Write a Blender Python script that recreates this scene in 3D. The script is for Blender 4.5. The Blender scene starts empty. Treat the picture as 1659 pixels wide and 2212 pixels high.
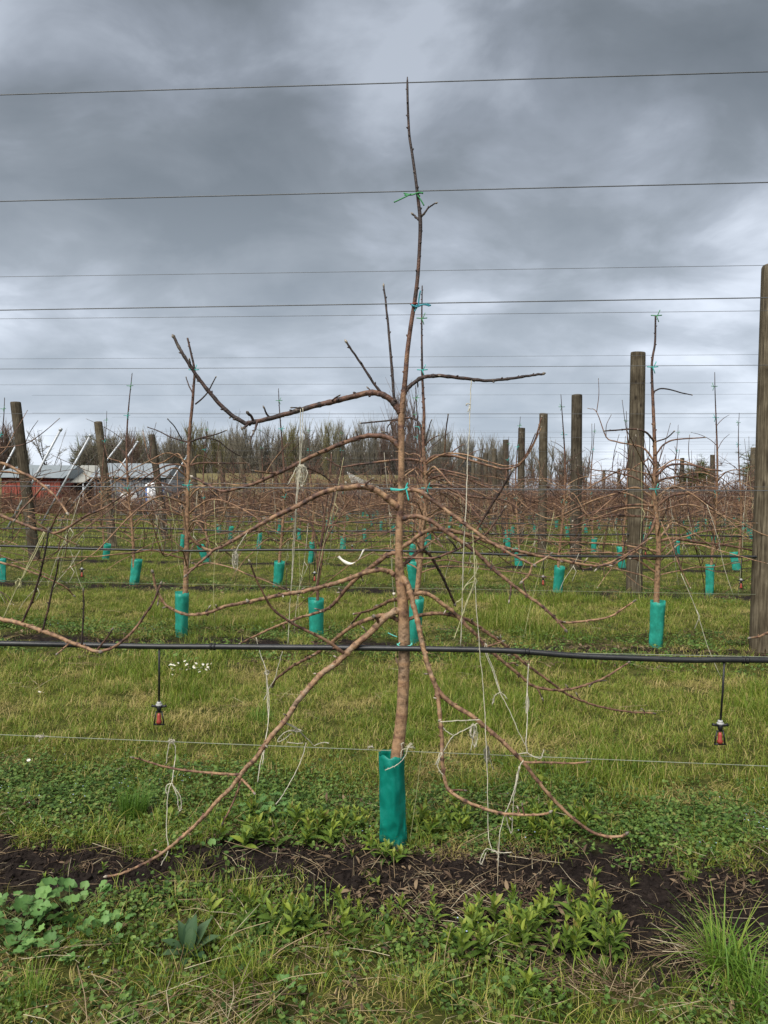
import bpy, bmesh, math, random
import numpy as np
from mathutils import Vector, Matrix, noise, Euler

R = math.radians
SC = bpy.context.scene
COL = SC.collection

# ------------------------------------------------------------------ camera
CAM_H, F, CX, CY = 1.4, 1660.0, 829.5, 1106.0      # F, CX, CY in units of a 1659 x 2212 frame
PITCH, ROLL = math.atan(31 / 1660.0), R(-0.5)
cam_d = bpy.data.cameras.new('camera')
cam_d.sensor_fit = 'HORIZONTAL'; cam_d.sensor_width = 36.0
cam_d.lens = 36.0 * F / 1659.0
cam_d.clip_start = 0.05; cam_d.clip_end = 2000
cam = bpy.data.objects.new('camera', cam_d); COL.objects.link(cam)
cam.location = (0, 0, CAM_H)
cam.rotation_euler = (math.pi / 2 - PITCH, ROLL, 0)
SC.camera = cam
CAM_M = cam.rotation_euler.to_matrix()
TILT = 0.08                                          # tree rows run at a slight angle: Y = d - TILT * X
D1, PITCHROW = 3.05, 4.22

# ------------------------------------------------------------------ world
SUN_ROT, SUN_EL = R(-150), R(52)
SKY_STRENGTH = 0.35
world = bpy.data.worlds.new('World'); SC.world = world; world.use_nodes = True
nt = world.node_tree; nt.nodes.clear()
def N(t, kind, **kw):
    n = t.nodes.new(kind)
    for k, v in kw.items():
        if k.startswith('i_'):
            key = k[2:]; key = int(key) if key.isdigit() else key.replace('_', ' ')
            n.inputs[key].default_value = v
        else: setattr(n, k, v)
    return n
def L(t, a, b): t.links.new(a, b)
def MATH(t, op, a, b=None, c=None, clamp=False):
    n = t.nodes.new('ShaderNodeMath'); n.operation = op; n.use_clamp = clamp
    for i, x in enumerate((a, b, c)):
        if x is None: continue
        if isinstance(x, (int, float)): n.inputs[i].default_value = x
        else: t.links.new(x, n.inputs[i])
    return n.outputs[0]
def RAMP(t, fac, stops, interp='LINEAR'):
    n = t.nodes.new('ShaderNodeValToRGB'); r = n.color_ramp; r.interpolation = interp
    while len(r.elements) < len(stops): r.elements.new(0.5)
    for e, (p, c) in zip(r.elements, stops):
        e.position = p; e.color = (*c, 1) if len(c) == 3 else c
    if fac is not None: t.links.new(fac, n.inputs[0])
    return n.outputs[0]
def MIXC(t, fac, a, b, mode='MIX'):
    n = t.nodes.new('ShaderNodeMix'); n.data_type = 'RGBA'; n.blend_type = mode
    for i, x in ((0, fac), (6, a), (7, b)):
        if isinstance(x, (int, float)): n.inputs[i].default_value = x
        elif isinstance(x, tuple): n.inputs[i].default_value = (*x, 1) if len(x) == 3 else x
        else: t.links.new(x, n.inputs[i])
    return n.outputs[2]

sky = N(nt, 'ShaderNodeTexSky', sky_type='NISHITA', sun_disc=False, sun_elevation=SUN_EL, sun_rotation=SUN_ROT)
tc = N(nt, 'ShaderNodeTexCoord'); sp = N(nt, 'ShaderNodeSeparateXYZ'); L(nt, tc.outputs['Generated'], sp.inputs[0])
zc = MATH(nt, 'ADD', MATH(nt, 'MAXIMUM', sp.outputs[2], 0.0), 0.34)
cb = N(nt, 'ShaderNodeCombineXYZ')
L(nt, MATH(nt, 'DIVIDE', sp.outputs[0], zc), cb.inputs[0]); L(nt, MATH(nt, 'DIVIDE', sp.outputs[1], zc), cb.inputs[1])
mp = N(nt, 'ShaderNodeMapping'); L(nt, cb.outputs[0], mp.inputs[0])
mp.inputs['Location'].default_value = (7.7, 8.8, 0.0); mp.inputs['Scale'].default_value = (0.85, 1.0, 1.0)
n1 = N(nt, 'ShaderNodeTexNoise', i_Scale=1.7, i_Detail=6.0, i_Roughness=0.48, i_Distortion=0.25); L(nt, mp.outputs[0], n1.inputs['Vector'])
n2 = N(nt, 'ShaderNodeTexNoise', i_Scale=4.4, i_Detail=6.0, i_Roughness=0.55, i_Distortion=0.4); L(nt, mp.outputs[0], n2.inputs['Vector'])
cl = MATH(nt, 'ADD', MATH(nt, 'MULTIPLY', n1.outputs[0], 0.68), MATH(nt, 'MULTIPLY', n2.outputs[0], 0.32))
cloud = RAMP(nt, cl, [(0.37, (0.175, 0.198, 0.214)), (0.47, (0.235, 0.262, 0.287)), (0.54, (0.345, 0.380, 0.430)), (0.62, (0.60, 0.65, 0.73))])
hz = MATH(nt, 'POWER', MATH(nt, 'SUBTRACT', 1.0, MATH(nt, 'MAXIMUM', sp.outputs[2], 0.0), clamp=True), 5.0)
low = RAMP(nt, cl, [(0.38, (0.46, 0.525, 0.635)), (0.62, (0.74, 0.80, 0.90))])
heavy = RAMP(nt, sp.outputs[2], [(0.24, (1.06, 1.06, 1.06)), (0.44, (0.64, 0.65, 0.66))])
cloud = MIXC(nt, 1.0, cloud, heavy, 'MULTIPLY')
mixed = MIXC(nt, MATH(nt, 'MULTIPLY', hz, 0.95), cloud, low)
skys = MIXC(nt, 1.0, sky.outputs[0], (0.10, 0.10, 0.10), 'MULTIPLY')
mixed = MIXC(nt, 0.10, mixed, skys)
bg = N(nt, 'ShaderNodeBackground', i_Strength=SKY_STRENGTH); L(nt, mixed, bg.inputs[0])
wo = N(nt, 'ShaderNodeOutputWorld'); L(nt, bg.outputs[0], wo.inputs[0])

sun_d = bpy.data.lights.new('sun', 'SUN'); sun_d.energy = 1.5; sun_d.angle = R(55); sun_d.color = (1.0, 0.96, 0.9)
sun = bpy.data.objects.new('sun', sun_d); COL.objects.link(sun)
sdir = Vector((math.sin(SUN_ROT) * math.cos(SUN_EL), math.cos(SUN_ROT) * math.cos(SUN_EL), math.sin(SUN_EL)))
sun.rotation_euler = sdir.to_track_quat('Z', 'Y').to_euler(); sun.location = sdir * 60

SC.view_settings.view_transform = 'Standard'; SC.view_settings.look = 'None'
SC.view_settings.exposure = 1.9; SC.view_settings.gamma = 1.0
SC.render.engine = 'CYCLES'
SC.cycles.max_bounces = 6; SC.cycles.transparent_max_bounces = 6
SC.cycles.use_denoising = True

# ------------------------------------------------------------------ geometry helpers
def ray(px, py):
    return CAM_M @ Vector((px - CX, -(py - CY), -F))
def at(px, py, d=D1):
    """point seen at (px, py) lying in the row plane Y + TILT*X = d"""
    v = ray(px, py); k = d / (v.y + TILT * v.x)
    return Vector((v.x * k, v.y * k, CAM_H + v.z * k))
def ground_at(px, py, z=0.0):
    v = ray(px, py); k = (z - CAM_H) / v.z
    return Vector((v.x * k, v.y * k, z))
def rowpt(X, d, z=0.0): return Vector((X, d - TILT * X, z))

def catmull(P, n):
    """resample polyline (k x m array) smoothly with n points per span"""
    P = np.asarray(P, float)
    if len(P) < 3 or n < 2: return P
    Q = np.vstack([2 * P[0] - P[1], P, 2 * P[-1] - P[-2]]); out = []
    t = np.linspace(0, 1, n, endpoint=False)[:, None]
    for i in range(1, len(Q) - 2):
        a, b, c, d = Q[i - 1], Q[i], Q[i + 1], Q[i + 2]
        out.append(0.5 * (2 * b + (c - a) * t + (2 * a - 5 * b + 4 * c - d) * t ** 2 + (3 * b - a - 3 * c + d) * t ** 3))
    out.append(P[-1:])
    return np.vstack(out)

class MB:
    def __init__(s): s.v = []; s.f = []; s.t = []; s.n = 0
    def add(s, v, f, tone=0.0):
        v = np.asarray(v, float); s.v.append(v); s.f += [tuple(i + s.n for i in q) for q in f]
        s.t.append(np.full(len(v), tone) if np.isscalar(tone) else np.asarray(tone)); s.n += len(v)
    def tube(s, P, r, sides=8, tone=0.0, cap=True):
        P = np.asarray(P, float); k = len(P)
        r = np.full(k, r) if np.isscalar(r) else np.asarray(r)
        T = np.gradient(P, axis=0); T /= np.linalg.norm(T, axis=1)[:, None] + 1e-12
        ref = np.array([0, 0, 1.0]) if abs(T[0][2]) < 0.9 else np.array([1.0, 0, 0])
        u = np.cross(T[0], ref); u /= np.linalg.norm(u)
        a = np.linspace(0, 2 * np.pi, sides, endpoint=False); V = []
        for i in range(k):
            u = u - T[i] * np.dot(u, T[i]); u /= np.linalg.norm(u) + 1e-12
            w = np.cross(T[i], u)
            V.append(P[i] + r[i] * (np.cos(a)[:, None] * u + np.sin(a)[:, None] * w))
        V = np.vstack(V)
        Fc = [(i * sides + j, i * sides + (j + 1) % sides, (i + 1) * sides + (j + 1) % sides, (i + 1) * sides + j)
              for i in range(k - 1) for j in range(sides)]
        if cap:
            Fc.append(tuple(range(sides - 1, -1, -1))); Fc.append(tuple((k - 1) * sides + j for j in range(sides)))
        tt = tone if np.isscalar(tone) else np.repeat(np.asarray(tone), sides)
        s.add(V, Fc, tt)
    def box(s, x0, x1, y0, y1, z0, z1, tone=0.0):
        v = [(x, y, z) for z in (z0, z1) for y in (y0, y1) for x in (x0, x1)]
        s.add(v, [(0, 2, 3, 1), (4, 5, 7, 6), (0, 1, 5, 4), (2, 6, 7, 3), (0, 4, 6, 2), (1, 3, 7, 5)], tone)
    def mesh(s, name, mat=None, smooth=True, origin=None):
        v = np.vstack(s.v) if s.v else np.zeros((0, 3))
        if origin is not None: v = v - np.asarray(origin)
        m = bpy.data.meshes.new(name); m.from_pydata(v.tolist(), [], s.f)
        at_ = m.attributes.new('tone', 'FLOAT', 'POINT'); at_.data.foreach_set('value', np.concatenate(s.t).astype(np.float32))
        if smooth: m.polygons.foreach_set('use_smooth', [True] * len(m.polygons))
        if mat: m.materials.append(mat)
        m.update(); return m
    def obj(s, name, mat, parent=None, origin=None, smooth=True, loc=None):
        o = bpy.data.objects.new(name, s.mesh(name, mat, smooth, origin)); COL.objects.link(o)
        if parent: o.parent = parent
        if loc is not None: o.location = loc
        return o

def tag(o, label=None, cat=None, group=None, kind=None):
    if label: o['label'] = label
    if cat: o['category'] = cat
    if group: o['group'] = group
    if kind: o['kind'] = kind
    return o
def empty(name, loc, rz=0.0):
    o = bpy.data.objects.new(name, None); COL.objects.link(o); o.location = loc; o.rotation_euler = (0, 0, rz)
    o.empty_display_size = 0.1
    return o
def inst(name, mesh, parent=None, loc=(0, 0, 0), rot=(0, 0, 0), scale=1.0):
    o = bpy.data.objects.new(name, mesh); COL.objects.link(o); o.parent = parent; o.location = loc; o.rotation_euler = rot
    o.scale = (scale,) * 3 if np.isscalar(scale) else scale
    return o
def copy_tree(o, parent=None):
    c = o.copy(); COL.objects.link(c); c.parent = parent
    for ch in o.children: copy_tree(ch, c)
    return c

# ------------------------------------------------------------------ materials
def new_mat(name, rough=0.8, spec=0.3):
    m = bpy.data.materials.new(name); m.use_nodes = True
    t = m.node_tree; b = t.nodes['Principled BSDF']
    b.inputs['Roughness'].default_value = rough; b.inputs['Specular IOR Level'].default_value = spec
    return m, t, b
def tone_of(t): return N(t, 'ShaderNodeAttribute', attribute_name='tone').outputs['Fac']
def coords(t, out='Object', scale=(1, 1, 1)):
    c = N(t, 'ShaderNodeTexCoord'); m = N(t, 'ShaderNodeMapping'); L(t, c.outputs[out], m.inputs[0]); m.inputs['Scale'].default_value = scale
    return m.outputs[0]
def noise_(t, vec, scale, detail=4.0, rough=0.55):
    n = N(t, 'ShaderNodeTexNoise', i_Scale=scale, i_Detail=detail, i_Roughness=rough)
    if vec is not None: L(t, vec, n.inputs['Vector'])
    return n.outputs[0]
def bump(t, b, h, strength=0.4, dist=0.01):
    n = N(t, 'ShaderNodeBump', i_Strength=strength, i_Distance=dist); L(t, h, n.inputs['Height']); L(t, n.outputs[0], b.inputs['Normal'])

def bark_material(name, bright=1.0):
    m, t, b = new_mat(name, 0.62, 0.35)
    tn = MATH(t, 'MULTIPLY', tone_of(t), 0.5)
    v = coords(t)
    n1 = noise_(t, v, 38.0, 5.0, 0.6); n2 = noise_(t, v, 9.0, 3.0); n3 = noise_(t, v, 150.0, 2.0)
    fac = MATH(t, 'ADD', tn, MATH(t, 'MULTIPLY', MATH(t, 'SUBTRACT', n2, 0.5), 0.42))
    k = bright
    c = RAMP(t, fac, [(0.0, (0.235 * k, 0.188 * k, 0.142 * k)), (0.20, (0.295 * k, 0.178 * k, 0.098 * k)), (0.36, (0.135 * k, 0.070 * k, 0.047 * k)),
                      (0.52, (0.036 * k, 0.024 * k, 0.022 * k)), (0.62, (0.060 * k, 0.045 * k, 0.040 * k)), (0.78, (0.42, 0.37, 0.30)), (1.0, (0.60, 0.57, 0.50))])
    dk = RAMP(t, n1, [(0.34, (0.30, 0.27, 0.25)), (0.50, (1, 1, 1)), (0.70, (1.35, 1.32, 1.26))])
    c = MIXC(t, 0.95, c, dk, 'MULTIPLY')
    L(t, c, b.inputs['Base Color'])
    bump(t, b, MATH(t, 'ADD', n1, MATH(t, 'MULTIPLY', n3, 0.5)), 0.9, 0.006)
    return m
BARK = bark_material('bark')

def simple(name, col, rough=0.7, spec=0.3, var=0.25, scale=20.0, metal=0.0, bmp=0.0):
    m, t, b = new_mat(name, rough, spec); v = coords(t); n = noise_(t, v, scale, 5.0, 0.6)
    lo = tuple(x * (1 - var) for x in col); hi = tuple(min(1, x * (1 + var)) for x in col)
    L(t, RAMP(t, n, [(0.3, lo), (0.7, hi)]), b.inputs['Base Color']); b.inputs['Metallic'].default_value = metal
    if bmp: bump(t, b, n, bmp, 0.005)
    return m
WIRE = simple('galvanised_wire', (0.10, 0.105, 0.11), 0.5, 0.5, 0.2, metal=0.3)
LOWIRE = simple('weathered_low_wire', (0.22, 0.24, 0.17), 0.5, 0.4, 0.2)
HOSE = simple('black_polythene', (0.018, 0.019, 0.020), 0.38, 0.45, 0.35, 30.0)
BLACKP = simple('black_plastic', (0.012, 0.012, 0.013), 0.4, 0.4, 0.2)
REDP = simple('red_plastic', (0.30, 0.05, 0.035), 0.4, 0.4, 0.1)
GREYP = simple('grey_plastic', (0.38, 0.38, 0.37), 0.5, 0.4, 0.1)
TIE_T = simple('teal_tie_plastic', (0.03, 0.36, 0.32), 0.45, 0.4, 0.2)
TIE_G = simple('green_tie_plastic', (0.04, 0.22, 0.075), 0.45, 0.4, 0.2)
TIE_B = simple('blue_tie_plastic', (0.02, 0.20, 0.25), 0.45, 0.4, 0.2)
TWINE = simple('pale_twine', (0.46, 0.43, 0.34), 0.95, 0.1, 0.3, 60.0)
TWINE_Y = simple('yellowed_twine', (0.40, 0.38, 0.21), 0.95, 0.1, 0.3, 60.0)
TAPE = simple('white_tape', (0.78, 0.74, 0.66), 0.5, 0.4, 0.08)
STEEL = simple('galvanised_steel', (0.42, 0.44, 0.46), 0.45, 0.5, 0.15, 6.0, 0.3)
STAKE = simple('pale_stake', (0.36, 0.36, 0.35), 0.7, 0.3, 0.25, 6.0)

def guard_material(name, g=1.0, w=0.0):
    m, t, b = new_mat(name, 0.34, 0.5)
    v = coords(t); n = noise_(t, v, 13.0, 4.0, 0.6); n2 = noise_(t, v, 45.0, 3.0)
    c = RAMP(t, n, [(0.3, (0.006 + w, 0.205 * g, 0.155 * g)), (0.52, (0.010 + w, 0.290 * g, 0.225 * g)), (0.66, (0.035 + w, 0.38 * g, 0.31 * g)), (0.78, (0.18, 0.50, 0.44))])
    dirt = RAMP(t, MATH(t, 'ADD', tone_of(t), MATH(t, 'MULTIPLY', MATH(t, 'SUBTRACT', n2, 0.5), 0.8)), [(0.55, (0, 0, 0)), (1.0, (0.8, 0.8, 0.8))])
    c = MIXC(t, dirt, c, (0.045, 0.06, 0.04))
    L(t, c, b.inputs['Base Color']); bump(t, b, n, 0.25, 0.01)
    tr = N(t, 'ShaderNodeBsdfTranslucent'); L(t, c, tr.inputs[0])
    mx = N(t, 'ShaderNodeMixShader', i_0=0.38); L(t, b.outputs[0], mx.inputs[1]); L(t, tr.outputs[0], mx.inputs[2])
    tp = N(t, 'ShaderNodeBsdfTransparent'); tp.inputs[0].default_value = (0.10, 0.66, 0.54, 1)
    mx2 = N(t, 'ShaderNodeMixShader', i_0=0.30); L(t, mx.outputs[0], mx2.inputs[1]); L(t, tp.outputs[0], mx2.inputs[2])
    L(t, mx2.outputs[0], t.nodes['Material Output'].inputs[0])
    return m
GUARD = guard_material('teal_guard_film', 1.2); GUARD_R = guard_material('bright_guard_film', 1.7, 0.04)  # rows behind get a brighter, paler teal film

def post_material():
    m, t, b = new_mat('weathered_post_wood', 0.9, 0.15)
    v = coords(t, 'Object', (1, 1, 0.06)); n = noise_(t, v, 60.0, 6.0, 0.65); n2 = noise_(t, coords(t), 5.0, 4.0)
    rnd = N(t, 'ShaderNodeObjectInfo').outputs['Random']
    c = RAMP(t, n, [(0.30, (0.026, 0.021, 0.016)), (0.5, (0.098, 0.083, 0.064)), (0.72, (0.185, 0.163, 0.130))])
    c = MIXC(t, 1.0, c, RAMP(t, n2, [(0.3, (0.55, 0.52, 0.46)), (0.65, (1.1, 1.08, 1.0))]), 'MULTIPLY')
    c = MIXC(t, 1.0, c, RAMP(t, rnd, [(0, (0.75, 0.75, 0.75)), (1, (1.2, 1.18, 1.1))]), 'MULTIPLY')
    vo = N(t, 'ShaderNodeTexVoronoi', i_Scale=3.3); L(t, coords(t, 'Object', (2.2, 2.2, 1.0)), vo.inputs['Vector'])
    c = MIXC(t, RAMP(t, vo.outputs[0], [(0.05, (0.85,) * 3), (0.16, (0,) * 3)]), c, (0.014, 0.010, 0.008))
    L(t, c, b.inputs['Base Color']); bump(t, b, n, 0.6, 0.01)
    return m
POST = post_material()

def leaf_material(name, stops, rough=0.55, transl=0.25, nscale=30.0):
    m, t, b = new_mat(name, rough, 0.3)
    rnd = N(t, 'ShaderNodeObjectInfo').outputs['Random']
    n = noise_(t, coords(t), nscale, 3.0)
    fac = MATH(t, 'ADD', tone_of(t), MATH(t, 'ADD', MATH(t, 'MULTIPLY', MATH(t, 'SUBTRACT', rnd, 0.5), 0.5), MATH(t, 'MULTIPLY', MATH(t, 'SUBTRACT', n, 0.5), 0.25)))
    c = RAMP(t, fac, stops); L(t, c, b.inputs['Base Color'])
    tr = N(t, 'ShaderNodeBsdfTranslucent'); L(t, c, tr.inputs[0])
    mx = N(t, 'ShaderNodeMixShader', i_0=transl); L(t, b.outputs[0], mx.inputs[1]); L(t, tr.outputs[0], mx.inputs[2])
    L(t, mx.outputs[0], t.nodes['Material Output'].inputs[0])
    return m
GRASS = leaf_material('meadow_grass', [(0.0, (0.085, 0.150, 0.012)), (0.4, (0.185, 0.250, 0.026)), (0.65, (0.29, 0.29, 0.055)), (1.0, (0.46, 0.36, 0.15))])
LUSH = leaf_material('lush_grass', [(0.0, (0.055, 0.130, 0.013)), (0.5, (0.115, 0.220, 0.025)), (1.0, (0.24, 0.31, 0.05))])
COVER = leaf_material('creeping_leaves', [(0.0, (0.040, 0.085, 0.016)), (0.5, (0.100, 0.180, 0.035)), (0.85, (0.185, 0.265, 0.060)), (1.0, (0.20, 0.19, 0.055))])
MALLOW = leaf_material('mallow_leaf', [(0.0, (0.055, 0.125, 0.030)), (0.5, (0.115, 0.235, 0.065)), (1.0, (0.20, 0.34, 0.10))])
HERB = leaf_material('willowherb_leaf', [(0.0, (0.050, 0.100, 0.018)), (0.45, (0.120, 0.195, 0.030)), (0.8, (0.25, 0.31, 0.040)), (1.0, (0.22, 0.17, 0.05))])
PLANT = leaf_material('plantain_leaf', [(0.0, (0.030, 0.070, 0.030)), (0.5, (0.060, 0.115, 0.050)), (1.0, (0.11, 0.17, 0.08))])
STRAW = leaf_material('dry_straw', [(0.0, (0.13, 0.085, 0.05)), (0.4, (0.26, 0.19, 0.105)), (0.75, (0.40, 0.32, 0.19)), (1.0, (0.52, 0.45, 0.31))], 0.8, 0.1)
DEAD = leaf_material('dead_litter', [(0.0, (0.045, 0.028, 0.020)), (0.5, (0.11, 0.072, 0.046)), (1.0, (0.21, 0.15, 0.09))], 0.9, 0.05)
SOILM = simple('soil_clod', (0.022, 0.0165, 0.014), 0.95, 0.1, 0.6, 60.0, bmp=0.6)
PETAL = simple('white_petal', (0.80, 0.80, 0.76), 0.7, 0.2, 0.05)
YOLK = simple('yellow_centre', (0.65, 0.42, 0.03), 0.7, 0.2, 0.1)

# ------------------------------------------------------------------ ground
def rowdist(x, y):
    """signed distance behind the nearest row line (negative on the camera's side)"""
    v = y + TILT * x - D1
    k = max(0, round(v / PITCHROW)); return v - k * PITCHROW, k
def gz(x, y):
    w, k = rowdist(x, y)
    h = (0.035 if k else 0.0) * math.exp(-((w + 0.1) / 0.5) ** 2)
    if y < 30:
        h += 0.030 * (noise.noise((x * 1.3, y * 1.3, 1.7))) + 0.012 * noise.noise((x * 5.1, y * 5.1, 4.2))
    if y < 8:
        s = math.exp(-((w + 0.22) / 0.38) ** 2)
        h += (0.006 + 0.016 * s) * noise.noise((x * 15, y * 15, 9.1)) + 0.010 * s * noise.noise((x * 42, y * 42, 2.2))
    return h
def build_ground():
    g = lambda a, b, n: list(np.geomspace(a, b, n))
    xs = sorted([-x for x in g(3.3, 700, 46)] + list(np.arange(-3.2, 3.21, 0.025)) + g(3.3, 700, 46))
    ys = [-60, -20, -8, -3, -1, 0.2, 0.9, 1.3, 1.6] + list(np.arange(1.7, 4.6, 0.022)) + list(np.arange(4.62, 8, 0.06)) + list(np.arange(8.1, 30, 0.3)) + g(31, 900, 40)
    V = [(x, y, gz(x, y)) for y in ys for x in xs]; nx = len(xs)
    Fc = [(j * nx + i, j * nx + i + 1, (j + 1) * nx + i + 1, (j + 1) * nx + i) for j in range(len(ys) - 1) for i in range(nx - 1)]
    mb = MB(); mb.v = [np.array(V)]; mb.f = Fc; mb.t = [np.zeros(len(V))]
    m, t, b = new_mat('orchard_floor', 0.95, 0.1)
    geo = N(t, 'ShaderNodeNewGeometry'); sp = N(t, 'ShaderNodeSeparateXYZ'); L(t, geo.outputs['Position'], sp.inputs[0])
    v = MATH(t, 'ADD', sp.outputs[1], MATH(t, 'MULTIPLY', sp.outputs[0], TILT))
    nb = noise_(t, geo.outputs['Position'], 1.6, 5.0, 0.6); nf = noise_(t, geo.outputs['Position'], 34.0, 6.0, 0.65); nm = noise_(t, geo.outputs['Position'], 7.0, 4.0)
    w = MATH(t, 'SUBTRACT', MATH(t, 'MODULO', MATH(t, 'ADD', v, 2 * PITCHROW + PITCHROW / 2 - D1), PITCHROW), PITCHROW / 2)
    e = MATH(t, 'MULTIPLY', MATH(t, 'MULTIPLY', MATH(t, 'SUBTRACT', sp.outputs[0], 0.1), 1.25, clamp=True), MATH(t, 'LESS_THAN', v, D1 + 1.5))
    d = MATH(t, 'SUBTRACT', MATH(t, 'ABSOLUTE', MATH(t, 'ADD', MATH(t, 'ADD', w, 0.22), MATH(t, 'MULTIPLY', e, 0.15))), MATH(t, 'MULTIPLY', e, 0.15))
    d = MATH(t, 'ADD', d, MATH(t, 'MULTIPLY', MATH(t, 'SUBTRACT', nb, 0.5), 0.9))
    d = MATH(t, 'ADD', d, MATH(t, 'MULTIPLY', MATH(t, 'GREATER_THAN', v, D1 + 1.5), 0.1))
    strip = RAMP(t, d, [(0.18, (1, 1, 1)), (0.40, (0, 0, 0))])
    soil = RAMP(t, nf, [(0.3, (0.007, 0.005, 0.0045)), (0.55, (0.022, 0.016, 0.0135)), (0.8, (0.052, 0.040, 0.033))])
    turf = RAMP(t, nm, [(0.3, (0.032, 0.036, 0.010)), (0.5, (0.070, 0.078, 0.018)), (0.72, (0.13, 0.12, 0.038))])  # turf darkened so its colour carries the shade between the grass blades
    turf = MIXC(t, 0.6, turf, RAMP(t, nf, [(0.3, (0.4, 0.4, 0.4)), (0.7, (1.25, 1.25, 1.2))]), 'MULTIPLY')
    L(t, MIXC(t, strip, turf, soil), b.inputs['Base Color']); bump(t, b, nf, 0.9, 0.03)
    o = mb.obj('ground', m); tag(o, 'orchard floor of mown grass with dark soil strips', kind='structure')
build_ground()

# grassy flood bank far behind the orchard
def bank():
    mb = MB(); xs = np.linspace(-170, 90, 80); prof = [(-9, -0.3), (-6, 1.2), (-3, 3.4), (-1.5, 4.2), (1.5, 4.3), (4, 3.0), (9, -0.3)]
    V = [(x, 96 - 0.05 * x + y, z * (1 if x < 2 else max(0.02, 1 - (x - 2) / 30)) + 0.25 * noise.noise((x * 0.1, y * 0.3, 0))) for x in xs for y, z in prof]; n = len(prof)
    mb.add(V, [(i * n + j, (i + 1) * n + j, (i + 1) * n + j + 1, i * n + j + 1) for i in range(len(xs) - 1) for j in range(n - 1)])
    tag(mb.obj('bank', simple('rough_bank_grass', (0.135, 0.115, 0.055), 0.95, 0.1, 0.35, 0.6)), 'low grassy bank at the foot of the distant trees', kind='structure')
bank()
# ------------------------------------------------------------------ trellis: posts, wires, hoses, sprinklers
ORD = ['first', 'second', 'third', 'fourth', 'fifth', 'sixth', 'seventh', 'eighth', 'ninth', 'tenth', 'eleventh', 'twelfth', 'thirteenth', 'fourteenth']
NROWS = 14
def rowd(k): return D1 + PITCHROW * (k - 1) + (0.03 if k > 1 else 0)
def post_mesh(h, r, seed):
    rg = random.Random(seed); mb = MB(); n = 18
    zs = [-0.25, 0.0, 0.4, 1.0, 1.6, 2.2, 2.8, h - 0.05, h - 0.012, h, h]
    rs = [r * 1.04, r * 1.03, r * 1.02, r, r * 0.99, r * 0.98, r * 0.965, r * 0.95, r * 0.94, r * 0.90, r * 0.02]
    V = []
    for z, q in zip(zs, rs):
        for j in range(n):
            a = 2 * math.pi * j / n
            k = 1 + 0.035 * noise.noise((math.cos(a) * 1.5, math.sin(a) * 1.5, z * 0.9 + seed * 7))
            V.append((q * k * math.cos(a), q * k * math.sin(a), z + (0.006 * math.cos(a + seed) if z == h else 0)))
    mb.add(V, [(i * n + j, i * n + (j + 1) % n, (i + 1) * n + (j + 1) % n, (i + 1) * n + j) for i in range(len(zs) - 1) for j in range(n)])
    return mb.mesh('post', POST)
post_protos = [post_mesh(3.6, 0.112, s) for s in range(4)]
def postX(y, col): return 3.47 + 0.045 * (y - 7.0) + 10.4 * col - (0.88 if col < 0 else 0)
rng = random.Random(5)
for k in range(1, NROWS + 1):
    d = rowd(k)
    for col in range(-1, 4):
        X = postX(d, col); y = d - TILT * X
        if X > d * 0.5 + 2.4 or (col == -1 and k < 3): continue
        lean = (col == -1)
        if lean: X += 0.0
        o = inst('wooden_post', post_protos[(k * 3 + col) % 4], None, (X, y, 0), (rng.uniform(-.008, .008), R(-7.5) if lean else rng.uniform(-.006, .012), rng.uniform(0, 6)))
        if lean: o.rotation_euler = (rng.uniform(-.01, .01), R(-8.0 + rng.uniform(-1, 1)), 0)
        o.scale = (1, 1, rng.uniform(0.965, 1.0) if not lean else 0.94)
        where = 'leaning end post of the ' if lean else 'round weathered timber post in the '
        extra = '' if col in (-1, 0) else (' on the next post line' if col == 1 else ' on a farther post line')
        tag(o, f'{where}{ORD[k-1]} orchard row{extra}', 'post', 'timber trellis posts')
        if lean:                                   # stay wires to the ground outside the row
            mb = MB(); tp = Vector((-0.02, 0, 3.3)); gd = Vector((-2.9, 0.2, 0.6))
            mb.tube([tp, gd], 0.004, 4); mb.tube([Vector((0, 0, 2.8)), gd], 0.004, 4); mb.obj('stay_wire', WIRE, o)

def wire_obj(name, a, b, r, mat, label, cat, group, over=0.0, sag=0.0):
    a, b = Vector(a), Vector(b); mb = MB(); n = 12
    P = [a.lerp(b, i / n) + Vector((0, 0, -sag * 4 * (i / n) * (1 - i / n))) for i in range(n + 1)]
    mb.tube(P, r, 6); o = mb.obj(name, mat, origin=a, loc=a); return tag(o, label, cat, group)
def extend(pa, pb, xa, xb):
    u = (pb - pa) / (pb.x - pa.x); return pa + u * (xa - pa.x), pa + u * (xb - pa.x)
names = ['topmost', 'second highest', 'third highest', 'shoulder height']
for i, (yl, yr) in enumerate([(205, 155), (435, 394), (670, 643), (1050, 1060)]):
    a, b = extend(at(0, yl), at(1659, yr), -4.2, 3.5)
    wire_obj('trellis_wire', a, b, 0.0021, WIRE, f'{names[i]} trellis wire crossing the tall foreground tree', 'wire', 'trellis wires')
a, b = extend(at(0, 1587), at(1659, 1655), -4.2, 3.5)
wire_obj('trellis_wire', a, b, 0.0015, LOWIRE, 'thin low knee height wire with twine knots under the hose', 'wire', 'trellis wires')
a, b = extend(at(0, 1386), at(1659, 1419), -4.2, 3.5)
wire_obj('trellis_wire', a, b, 0.0014, LOWIRE, 'thin wire running along the top of the nearest black hose', 'wire', 'trellis wires')
HZ = [3.5, 3.09, 2.63, 1.52]
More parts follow.
